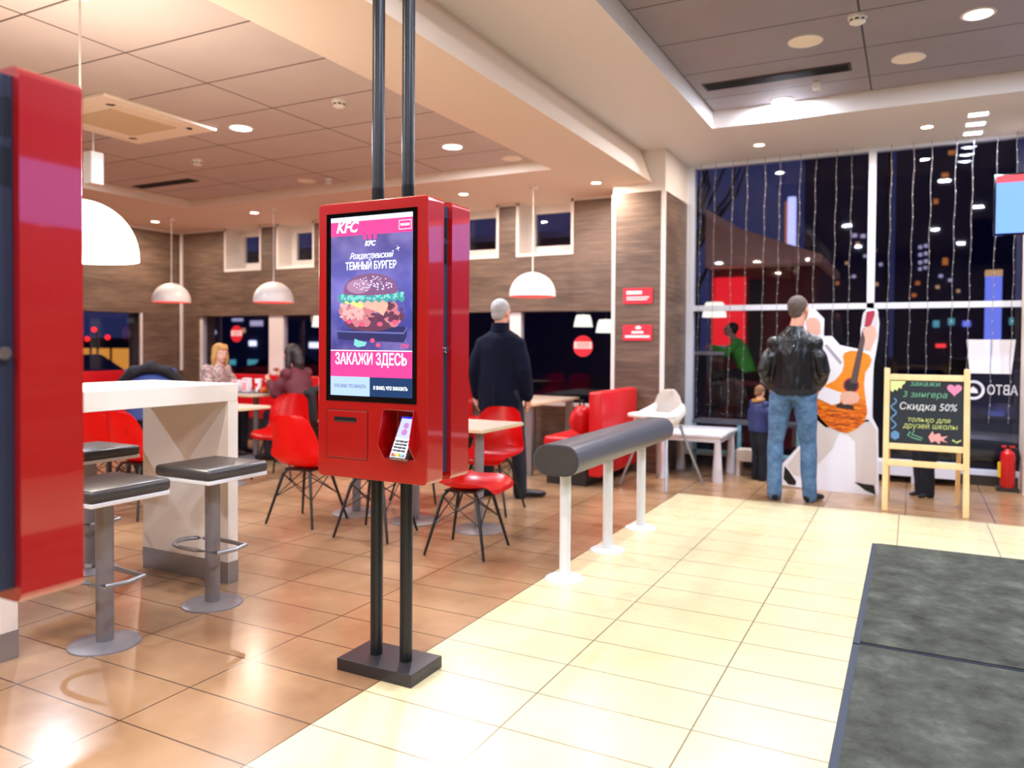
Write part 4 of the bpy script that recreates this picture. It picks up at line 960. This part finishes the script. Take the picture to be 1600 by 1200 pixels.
# ------------------------------------------------------------------ cardboard standee of a guitar player (plain generic figure)
t = thing('cardboard_standee', 'life-size cardboard figure in pale suit playing an orange guitar', 'cardboard figure', (-.6, 7.70, 0))
def sp(pts, lay, name, mm, par=None, th_=.0012):
    return MB().prism([(x+.6, z) for x, z in pts], -.0008*lay-th_+.0, -.0008*lay).build(name, mm, par or t, smooth=False)
MB().prism([(x+.6, max(0, z)) for x, z in [(-0.902, 1.691), (-0.812, 1.702), (-0.722, 1.605), (-0.725, 1.444), (-0.653, 1.445), (-0.586, 1.362), (-0.408, 1.322), (-0.412, 1.503), (-0.396, 1.638), (-0.36, 1.701), (-0.276, 1.688), (-0.258, 1.561), (-0.266, 1.416), (-0.29, 1.242), (-0.319, 1.067), (-0.309, 0.718), (-0.254, 0.604), (-0.24, 0), (-0.744, 0), (-1.076, 0.017), (-1.078, 0.22), (-0.891, 0.447), (-0.856, 0.751), (-0.893, 0.991)]], 0, .008).build('board', 'card_white', t, smooth=False)
MB().prism([(.008, 0), (.30, 0), (.008, .8)], .0, .006, 'yz').build('rear_strut', 'card_white', t, smooth=False)
sp([(-0.822, 0.753), (-0.57, 0.574), (-0.638, 0.392), (-0.775, 0.225), (-0.904, 0.106), (-0.973, 0.13), (-1.032, 0.211), (-0.941, 0.346), (-0.851, 0.449)], 1, 'printed_leg', 'suit_pale')
sp([(-1.055, 0.203), (-1.014, 0.158), (-0.949, 0.065), (-0.954, 0.028), (-1.018, 0.029), (-1.065, 0.08)], 2, 'printed_shoe', 'shoe_black')
sp([(-0.542, 0.576), (-0.345, 0.687), (-0.308, 0.66), (-0.27, 0.592), (-0.257, 0.098), (-0.363, 0.088), (-0.433, 0.111), (-0.443, 0.476)], 1, 'printed_leg', 'suit_pale')
sp([(-0.444, 0.105), (-0.363, 0.094), (-0.278, 0.09), (-0.266, 0.004), (-0.352, 0.036)], 2, 'printed_shoe', 'shoe_black')
sp([(-0.878, 0.75), (-0.848, 0.993), (-0.763, 1.408), (-0.664, 1.433), (-0.597, 1.356), (-0.445, 1.316), (-0.38, 1.287), (-0.37, 1.328), (-0.307, 1.329), (-0.295, 1.242), (-0.318, 0.671), (-0.696, 0.591)], 1, 'printed_jacket', 'suit_white')
sp([(-0.718, 1.355), (-0.696, 1.367), (-0.562, 1.203), (-0.578, 1.179)], 2, 'printed_lapel', 'suit_line')
sp([(-0.89, 1.607), (-0.823, 1.642), (-0.766, 1.618), (-0.743, 1.558), (-0.753, 1.468), (-0.781, 1.45), (-0.866, 1.486)], 1, 'printed_head', 'skin_pale')
sp([(-0.891, 1.679), (-0.846, 1.691), (-0.795, 1.678), (-0.755, 1.63), (-0.732, 1.558), (-0.736, 1.462), (-0.753, 1.468), (-0.754, 1.564), (-0.789, 1.612), (-0.845, 1.618), (-0.895, 1.583)], 2, 'printed_hair', 'suit_white')
gt_ = sp([(-0.542, 1.291), (-0.488, 1.31), (-0.407, 1.305), (-0.338, 1.276), (-0.316, 1.23), (-0.331, 1.172), (-0.367, 1.113), (-0.376, 1.007), (-0.364, 0.891), (-0.346, 0.745), (-0.371, 0.656), (-0.45, 0.581), (-0.52, 0.548), (-0.597, 0.567), (-0.68, 0.61), (-0.748, 0.684), (-0.8, 0.802), (-0.806, 0.862), (-0.707, 0.985), (-0.62, 1.035), (-0.566, 1.108), (-0.545, 1.179), (-0.557, 1.256)], 3, 'printed_guitar', 'guitar_orange', th_=.0025)
sp([(-.483+.068*math.cos(2*PI*k/24), .992+.07*math.sin(2*PI*k/24)) for k in range(24)], 5, 'sound_hole_rim', 'guitar_head', gt_); sp([(-.483+.055*math.cos(2*PI*k/24), .992+.057*math.sin(2*PI*k/24)) for k in range(24)], 6, 'sound_hole', 'guitar_hole', gt_)
sp([(-0.611, 0.835), (-0.46, 0.805), (-0.455, 0.764), (-0.6, 0.781)], 5, 'bridge', 'guitar_hole', gt_)
sp([(-0.394, 1.515), (-0.358, 1.51), (-0.435, 1.01), (-0.494, 1.015)], 7, 'neck', 'guitar_neck', gt_)
sp([(-0.365, 1.666), (-0.300, 1.677), (-0.296, 1.648), (-0.33, 1.526), (-0.379, 1.533)], 7, 'headstock', 'guitar_head', gt_)
mb = MB()
for k in range(5):
    for (ax_, bx_) in ((-.385, .0), (-.285, .0)): x = ax_+.6+.004*k-.008; z = 1.545+.028*k; mb.prism([(x+.013*math.cos(2*PI*q/10), z+.011*math.sin(2*PI*q/10)) for q in range(10)], -.009, -.007)
mb.build('pegs', 'peg_pale', gt_, smooth=False)['kind'] = 'stuff'
sp([(-0.4, 1.515), (-0.379, 1.505), (-0.352, 1.527), (-0.326, 1.544), (-0.289, 1.521), (-0.277, 1.451), (-0.308, 1.381), (-0.328, 1.317), (-0.37, 1.323), (-0.375, 1.428)], 8, 'printed_hand', 'skin_pale')
sp([(-0.795, 0.874), (-0.713, 0.973), (-0.558, 0.919), (-0.579, 0.823), (-0.644, 0.803)], 8, 'printed_sleeve', 'suit_white')
sp([(-0.58, 0.894), (-0.536, 0.931), (-0.482, 0.939), (-0.428, 0.923), (-0.407, 0.883), (-0.422, 0.841), (-0.465, 0.822), (-0.546, 0.813)], 9, 'printed_hand', 'skin_pale')

# ------------------------------------------------------------------ light strings in the tall window
mat('wire_pale', (120, 118, 124), .6); mat('tiny_bulb', (190, 186, 180), .5)
XS = [-2.12, -1.964, -1.77, -1.613, -1.425, -1.271, -1.068, -.914, -.713, -.565, -.201, -.002, .154, .363, .507, .705, .863]
where = ['first light string from the left, next to the wood column', 'second light string from the left', 'third light string from the left, above the play table', 'fourth light string from the left', 'fifth light string from the left',
         'sixth light string from the left, left of the leather-jacket man\'s head', 'light string directly above the leather-jacket man\'s head', 'light string just right of the leather-jacket man\'s head', 'second light string left of the centre mullion', 'light string nearest the centre mullion on its left',
         'light string nearest the centre mullion on its right', 'second light string right of the centre mullion', 'third light string right of the centre mullion', 'fourth light string right of the centre mullion', 'fifth right of the centre mullion, left of the hanging screen', 'light string passing behind the hanging screen', 'rightmost light string beside the narrow white wall']
for i, x in enumerate(XS):
    t = thing('light_string', 'unlit '+where[i], 'light string', (x, 8.66, 0), 0, 'curtain light strings hanging in the tall window')
    zb = .55 if i < 6 else .62; rr = random.Random(i)
    pts = [(.006*math.sin(k*1.7+i)-.03*(k/20), .004*math.sin(k*2.3+i), ZH-(ZH-zb)*k/20) for k in range(21)]
    MB().tube(pts, .0026, 5).build('wire', 'wire_pale', t)
    m = MB()
    for k in range(24):
        f_ = (k+.5)/24; j = min(19, int(f_*20)); a = Vector(pts[j]); b_ = Vector(pts[j+1]); p = a.lerp(b_, f_*20-j); m.ball(p+Vector((.004, -.004, 0)), (.004, .004, .009), 6)
    m.build('bulbs', 'tiny_bulb', t)['kind'] = 'stuff'

# ------------------------------------------------------------------ hanging menu screen, poster, extinguisher, signs
def menu_screen(t):
    MB().box(-.49, .49, 0, .05, -.255, .25, bev=.004).build('housing', 'glass_black', t, smooth=False)
    s_ = MB().box(-.475, .475, -.004, 0, -.24, .235).build('display', 'screen_blue', t, smooth=False); MB().box(-.475, .475, -.006, -.004, .175, .235).build('red_bar', 'screen_red', s_, smooth=False)
    MB().cyl((0, .025, .63), .018, .78).build('hanger_pole', 'white_metal', t)
for i_, (mx_, ml_) in enumerate([(1.08, 'hanging menu screen with pale blue picture and red top bar, cut by the right edge'), (2.08, 'second hanging menu screen beyond the right edge'), (3.08, 'third hanging menu screen beyond the right edge')]):
  t = thing('menu_screen', ml_, 'screen', (mx_, 7.5, 2.53), .0, 'row of hanging menu screens')
  menu_screen(t)
for i_, my_ in enumerate((3.6, 4.75, 5.9)):
  t = thing('menu_board', ['menu board over the serving side, nearest', 'menu board over the serving side, middle', 'menu board over the serving side, farthest'][i_], 'menu board', (4.395, my_, 2.8), -PI/2, 'menu boards over the serving side')
  MB().box(-.56, .56, -.0, .02, -.33, .33, bev=.004).build('housing', 'glass_black', t, smooth=False); MB().box(-.54, .54, -.005, -.0, -.31, .31).build('display', 'screen_blue', t, smooth=False)
t = thing('paper_notice', 'pair of white paper sheets taped to the window right of the chalkboard', 'poster', (.685, 8.745, 1.26))
for q in (-1, 1): MB().prism([(q*.003, -.165), (q*.172, -.165), (q*.203, .165), (q*.003, .165)], -.002, 0).build('sheet', 'card_white', t, smooth=False)
t = thing('window_lettering', 'white mirrored lettering and round emblem on the window below the paper sheets', 'window sign', (.70, 8.785, .93))
text('АВТО', .13, 'card_white', t, (.09, 0, 0), sx=.72, bold=.001, flip=True)
m = MB(); 
for k in range(28): a = 2*PI*k/28; a2 = 2*PI*(k+1)/28; m.prism([(-.15+.095*math.cos(a), .095*math.sin(a)), (-.15+.095*math.cos(a2), .095*math.sin(a2)), (-.15+.07*math.cos(a2), .07*math.sin(a2)), (-.15+.07*math.cos(a), .07*math.sin(a))], -.001, 0)
m.build('emblem_ring', 'card_white', t, smooth=False); MB().prism([(-.19, -.03), (-.11, -.03), (-.12, .005), (-.15, .035), (-.185, .01)], -.001, 0).build('emblem_centre', 'card_white', t, smooth=False)
t = thing('fire_extinguisher', 'red fire extinguisher with yellow label by the narrow white wall', 'fire extinguisher', (.82, 8.52, .04))
MB().lathe((0, 0, 0), [(.001, 0), (.055, 0), (.062, .012), (.062, .28), (.055, .32), (.03, .345), (.022, .36), (.001, .36)], 28).build('cylinder', 'ext_red', t); MB().box(-.05, .055, -.012, .012, .37, .39, bev=.003).build('lever', 'ext_red', t); MB().cyl((0, 0, .375), .018, .04).build('valve', 'black_metal', t)
MB().tube([(.02, 0, .375), (.08, -.01, .36), (.09, -.02, .28), (.08, -.03, .16)], .01, 8).build('hose', 'black_metal', t); MB().tube([(-.0601, 0, .09), (-.0602, 0, .23)], [(.02, .035), (.02, .035)], 4).build('label', 'label_yellow', t, smooth=False); 
MB().box(-.09, .09, -.05, .05, -.04, 0).build('stand', 'dark_skirting', t, smooth=False)
for i, (z0, lab) in enumerate(((1.785, 'red wall sign with white lines, the upper one on the wood column'), (1.395, 'red wall sign with white lines, the lower one on the wood column'))):
    t = thing('wall_sign', lab, 'sign', (-2.57, YC, z0), 0, 'red signs on the wood column')
    MB().box(-.165, .155, -.014, -.002, 0, .165).build('plate', 'sign_red', t, smooth=False)
    m = MB()
    if i == 0: m.box(-.13, .04, -.0155, -.014, .10, .135); m.box(-.13, .12, -.0155, -.014, .062, .074); m.box(-.13, .10, -.0155, -.014, .038, .050)
    else: m.prism([(-.02, .12), (.03, .12), (.04, .14), (.005, .16), (-.03, .14)], -.0155, -.014); m.box(-.07, .06, -.0155, -.014, .075, .10); m.box(-.14, .13, -.0155, -.014, .03, .055)
    m.build('print', 'sign_white', t, smooth=False)['kind'] = 'stuff'
def sticker(x, z, lab):
    t = thing('window_sticker', lab, 'sticker', (x, YB+.045, z), 0, 'round red and white window stickers')
    MB().cyl((0, 0, 0), .125, .002, axis='y', seg=36).build('disc', 'sign_red', t); m = MB()
    m.box(-.11, .11, -.003, -.001, -.03, .05); m.build('white_band', 'sign_white', t, smooth=False); m = MB()
    for k in (-.012, .012, .032): m.box(-.08, .08, -.004, -.003, k-.004, k+.004)
    m.build('band_lines', 'sign_red', t, smooth=False)
sticker(-3.40, 1.33, 'round red and white sticker on the window right of the old man'); sticker(-9.0, 1.47, 'round red and white sticker on the window above the blonde woman')

# ------------------------------------------------------------------ the night outside
struct(MB().box(-60, 60, 9.2, 140, -.5, -.35).build('ground_outside', 'asphalt', smooth=False)); struct(MB().box(-60, -10.6, -30, 9.2, -.5, -.35).build('ground_outside', 'asphalt', smooth=False))
def building(label, x0, x1, y, h, wins, mm='night_facade', dep=12):
    t = thing('building', label, 'building', ((x0+x1)/2, y, -.35)); cx = (x0+x1)/2
    k_ = .62 if y > 50 else .5
    wl = MB().box(x0-cx, x1-cx, .2, dep, 0, h).build('facade', mm, t, smooth=False)
    MB().box(x0-cx-.3, x1-cx+.3, 0, dep+.2, h, h+.4).build('roof', 'night_facade', t, smooth=False)
    for (x, z, w, hh_, mw) in wins:
        MB().box(x-cx-w/2*k_, x-cx+w/2*k_, .1, .22, z+.35-hh_/2*k_, z+.35+hh_/2*k_).build('lit_window', mw, t, smooth=False)
    return t
P_, W_, O_ = 'lit_window_pale', 'lit_window_warm', 'lit_orange'
building('far dark tower block with two columns of lit windows right of the mullion', -1.5, 8, 80, 24, [(.61, 10.5, .45, .45, P_), (1.07, 10.6, .45, .45, P_), (.62, 9.8, .45, .45, P_), (1.08, 9.9, .45, .45, P_), (.63, 9.1, .45, .45, P_), (1.09, 9.2, .45, .45, P_),
         (.62, 8.5, .4, .4, P_), (1.05, 8.6, .4, .4, P_), (.45, 7.2, .6, .5, O_), (.16, 6.1, .6, .5, O_), (2.3, 7.8, .5, .4, P_), (2.06, 6.8, .5, .4, W_), (3.06, 7.4, .5, .4, P_), (2.63, 9.1, .7, 1.0, O_), (1.8, 14.6, .6, .7, O_), (2.5, 16.9, .9, .7, O_), (3.0, 18.9, .9, .6, O_), (3.7, 6.4, .4, .4, W_)])
building('far dark apartment block with scattered lit windows left of the mullion', -9.5, -2.2, 80, 20, [(-4.66, 11.1, .5, .4, W_), (-3.98, 9.9, .5, .4, P_), (-4.95, 8.0, .5, .4, P_), (-4.95, 11.9, .7, .5, P_), (-4.2, 11.8, .7, .5, P_), (-2.65, 9.05, .45, .4, P_), (-3.2, 10.4, .5, .4, W_), (-3.6, 8.6, .5, .4, P_), (-6.4, 7.4, .5, .5, O_), (-3.0, 7.2, .5, .5, W_), (-5.6, 9.3, .4, .4, W_)])
t = thing('led_sign', 'tall narrow lit vertical sign outside above the leather-jacket man', 'sign', (-4.0, 30, 0)); MB().box(-.13, .13, 0, .3, 4.6, 6.85).build('light_panel', 'lit_ledsign', t, smooth=False); MB().box(-.22, -.13, 0, .3, 4.7, 6.7).build('side_glow', 'lit_orange', t, smooth=False); MB().cyl((0, .4, 3), .1, 7, seg=12).build('post', 'night_facade', t)
t = thing('light_column', 'pale blue lit column outside above the paper sheets', 'light column', (1.125, 14, -.35)); MB().box(-.105, .105, 0, .2, 0, 2.8).build('lit_column_body', 'lit_blue_column', t, smooth=False); MB().box(-.11, .11, 0, .22, 2.8, 2.9).build('cap', 'lit_window_warm', t, smooth=False)
# house shape standing in for the red-lit interior reflected in the tall window
t = thing('reflection_house', 'small red-lit house with pale gable roof in place of a reflection, left of the window', 'building', (-2.3, 13.0, -.35))
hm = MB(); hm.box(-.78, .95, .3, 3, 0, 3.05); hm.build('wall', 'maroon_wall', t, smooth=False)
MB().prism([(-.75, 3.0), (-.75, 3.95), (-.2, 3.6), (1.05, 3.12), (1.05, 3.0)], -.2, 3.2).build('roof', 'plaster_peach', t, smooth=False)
wn = MB().box(-.72, -.18, .25, .31, 1.7, 2.85).build('lit_window', 'reflected_red_panel', t, smooth=False); MB().box(-.12, .1, .24, .32, .4, 2.8).build('dark_door', 'black_slot', t, smooth=False)  # glowing panel added as the reflected red of the interior
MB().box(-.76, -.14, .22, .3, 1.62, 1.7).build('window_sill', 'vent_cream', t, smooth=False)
mbp = []
struct(MB().box(-10.2, -3.0, 8.9, 10.9, 2.7, 2.78).build('roof_outside', 'night_facade', smooth=False))  # slab put in only to hang the lamps that stand in for reflections
def pleated(x, y, z, r_, lab):  # glowing lamp added behind the glass in place of a reflected one
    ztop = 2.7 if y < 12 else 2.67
    t = thing('reflection_lamp', lab, 'lamp', (x, y, z), 0, 'pleated white lamps standing in for reflections in the glass')
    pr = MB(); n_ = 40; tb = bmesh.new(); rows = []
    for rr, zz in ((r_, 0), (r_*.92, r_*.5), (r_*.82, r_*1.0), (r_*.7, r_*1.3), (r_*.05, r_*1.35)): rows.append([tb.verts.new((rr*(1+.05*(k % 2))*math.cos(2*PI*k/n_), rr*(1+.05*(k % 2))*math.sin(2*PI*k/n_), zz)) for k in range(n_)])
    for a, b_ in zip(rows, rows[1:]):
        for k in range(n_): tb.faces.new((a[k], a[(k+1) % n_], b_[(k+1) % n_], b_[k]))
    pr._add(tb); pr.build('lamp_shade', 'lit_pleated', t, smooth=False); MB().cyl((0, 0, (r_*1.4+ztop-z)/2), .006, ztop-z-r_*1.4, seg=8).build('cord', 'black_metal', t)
pleated(-2.93, 12.98, 1.82, .19, 'glowing pleated lamp standing in for a reflection in the tall window'); pleated(-3.83, 9.4, 1.58, .12, 'pleated lamp standing in for a back window reflection, left of the pair'); pleated(-3.47, 9.3, 1.50, .13, 'pleated lamp standing in for a back window reflection, next to the wood column')
pleated(-9.1, 10.4, 1.62, .2, 'pleated lamp standing in for a window reflection behind the dark-haired woman')
t = thing('reflection_table', 'pale table in place of a window reflection, beside the person in green', 'table', (-2.78, 12.3, 0)); MB().box(-.25, .22, -.3, .3, 1.2, 1.25).build('tabletop', 'vent_cream', t, smooth=False); MB().cyl((0, 0, .42), .04, 1.5).build('pedestal', 'black_metal', t)  # table, chair and seated figure stand in for the reflected dining room
JG = seatJ(lean=.1); JG['wr'] = ((-.1, .5, .96), (.1, .42, .9)); JG['el'] = ((-.22, .28, .86), (.22, .2, .82))
figure('seated person in bright green top in place of a window reflection, reaching over the table', (-2.27, 12.35, .36), PI/2, JG, dict(top='green_fleece', legs='trouser_dark', hair='hair_dark', face=1), s=1.0, look=.1, tilt=-.3, seated=True, garment='fleece')
t = thing('reflection_chair', 'dark red high chair in place of a window reflection, under the person in green', 'chair', (-2.2, 12.35, 0), PI/2); MB().box(-.25, .25, -.28, .2, .72, .80, bev=.02).build('seat', 'maroon_wall', t); MB().box(-.25, .25, -.34, -.28, .72, 1.25, bev=.02).build('backrest', 'maroon_wall', t)
for sx_ in (-.2, .2):
    for sy in (-.25, .15): MB().cyl((sx_, sy, .19), .02, 1.08, seg=8).build('leg', 'black_metal', t)
# bare tree
t = thing('bare_tree', 'bare dark tree outside behind the left upper window pane', 'tree', (-4.6, 18, -.35)); m = MB(); m.tube([(0, 0, 0), (.1, 0, 2.5), (-.1, 0, 4.5)], [.16, .12, .09], 8); rr = random.Random(3)
for k in range(14):
    a = rr.uniform(0, 2*PI); z = rr.uniform(2.5, 4.5); l_ = rr.uniform(1.2, 2.6); m.tube([(0, 0, z), (l_*.5*math.cos(a), l_*.5*math.sin(a), z+l_*.6), (l_*.8*math.cos(a+.3), l_*.8*math.sin(a+.3), z+l_*1.3)], [.06, .035, .012], 6)
m.build('trunk_and_branches', 'asphalt', t)
def car(label, x, y, rz, paint, lights='front', s=1.0):
    t = thing('car', label, 'car', (x, y, -.35), rz)
    side = [(-2.1, .35), (-2.15, .6), (-2.05, .85), (-1.3, .95), (-.7, 1.38), (.5, 1.42), (1.2, .98), (1.95, .85), (2.15, .62), (2.1, .35), (1.7, .25), (-1.7, .25)]
    b = MB(); b.prism(side, -.85, .85); b.xf(Matrix.Diagonal((s, s, s, 1))); o = b.build('body', paint, t, smooth=False); md = o.modifiers.new('bv', 'BEVEL'); md.width = .08; md.segments = 3
    MB().prism([(-1.2, .97), (-.68, 1.33), (.45, 1.37), (1.05, .99)], -.875, .875).xf(Matrix.Diagonal((s, s, s, 1))).build('windows', 'glass_black', t, smooth=False)
    for wx in (-1.35, 1.35):
        for wy in (-.8, .8): MB().cyl((wx*s, wy*s, .32*s), .32*s, .2*s, axis='y', seg=24, bev=.03).build('wheel', 'tyre', t)
    for wy in (-.6, .6):
        MB().ball((2.1*s, wy*s, .66*s), (.09*s, .2*s, .11*s), 14).build('headlight', 'lit_headlight', t); MB().ball((-2.1*s, wy*s, .72*s), (.06*s, .18*s, .08*s), 14).build('tail_light', 'lit_taillight', t)
    return t
car('silver-grey car with shining headlight outside behind the fire extinguisher', 1.75, 12.7, -PI/2-.35, 'car_paint')
car('dark car parked outside the left wall window', -15.5, 9.6, .4, 'car_dark')
car('distant dark car with red tail light outside right of the mullion', 1.9, 24, PI/2+.5, 'car_dark')
car('dark car outside behind the window over the women', -18.5, 20, .2, 'car_dark')
t = thing('shop_front', 'orange street-lit shop front beyond the left wall window', 'building', (-24, 17, -.35), .5); MB().box(-3, .6, 0, 3, .5, 1.45).build('lit_facade', 'lit_street', t, smooth=False); MB().box(-3, .6, .1, 3, 0, .5).build('lower_wall', 'night_facade', t, smooth=False); MB().box(-3.1, .7, -.2, 3, 1.45, 1.8).build('canopy', 'vent_dark', t, smooth=False)
building('low building with pale lit windows beyond the back window', -40, -14, 32, 5.5, [(-34.6, 2.62, 1.6, .3, P_), (-33.1, 2.41, 1.8, .6, P_), (-34.3, 2.0, 1.1, .5, W_), (-33.4, 1.27, 1.0, .6, 'lit_bright'), (-35.0, .16, .9, .6, 'lit_teal'), (-33.4, .16, 1.4, .7, 'lit_teal'), (-32.6, .2, .6, .5, P_), (-28.8, 1.2, 1.4, .6, 'lit_bright'), (-28.6, .2, 1.4, 1.2, 'lit_teal'), (-28.6, 2.7, 1.6, 1.0, W_), (-36.5, 1.9, .5, .4, P_), (-22.5, 1.2, .8, .8, W_), (-17.5, 2.2, .5, .5, W_), (-19.5, 1.0, .6, .8, O_)])
for i, (x, y, z) in enumerate([(-20, 13.5, 1.66), (-20, 13.3, 1.4), (-20, 13.9, 1.45)]):
    t = thing('traffic_light', ['upper red traffic light beyond the left wall window', 'lower bright red traffic light beyond the left wall window', 'faint third traffic light beyond the left wall window'][i], 'traffic light', (x, y, -.35), 0, 'red lights in the street')
    MB().cyl((0, .1, (z+.35)/2), .03, z+.35, seg=8).build('post', 'black_metal', t); MB().ball((0, 0, z+.35), .065, 12).build('lens', 'lit_taillight', t)
building('lit kiosk row far outside right of the mullion', .6, 6.5, 40, 3.0, [(1.0, 2.4, .5, .6, 'lit_teal'), (1.6, 2.5, .5, .6, 'lit_teal'), (2.2, 2.4, .6, .5, 'lit_blue_column'), (1.2, 1.4, .8, .3, 'lit_car_red'), (3.9, 2.5, .3, .6, 'lit_teal'), (3.3, 1.9, .4, .4, P_)], dep=3)
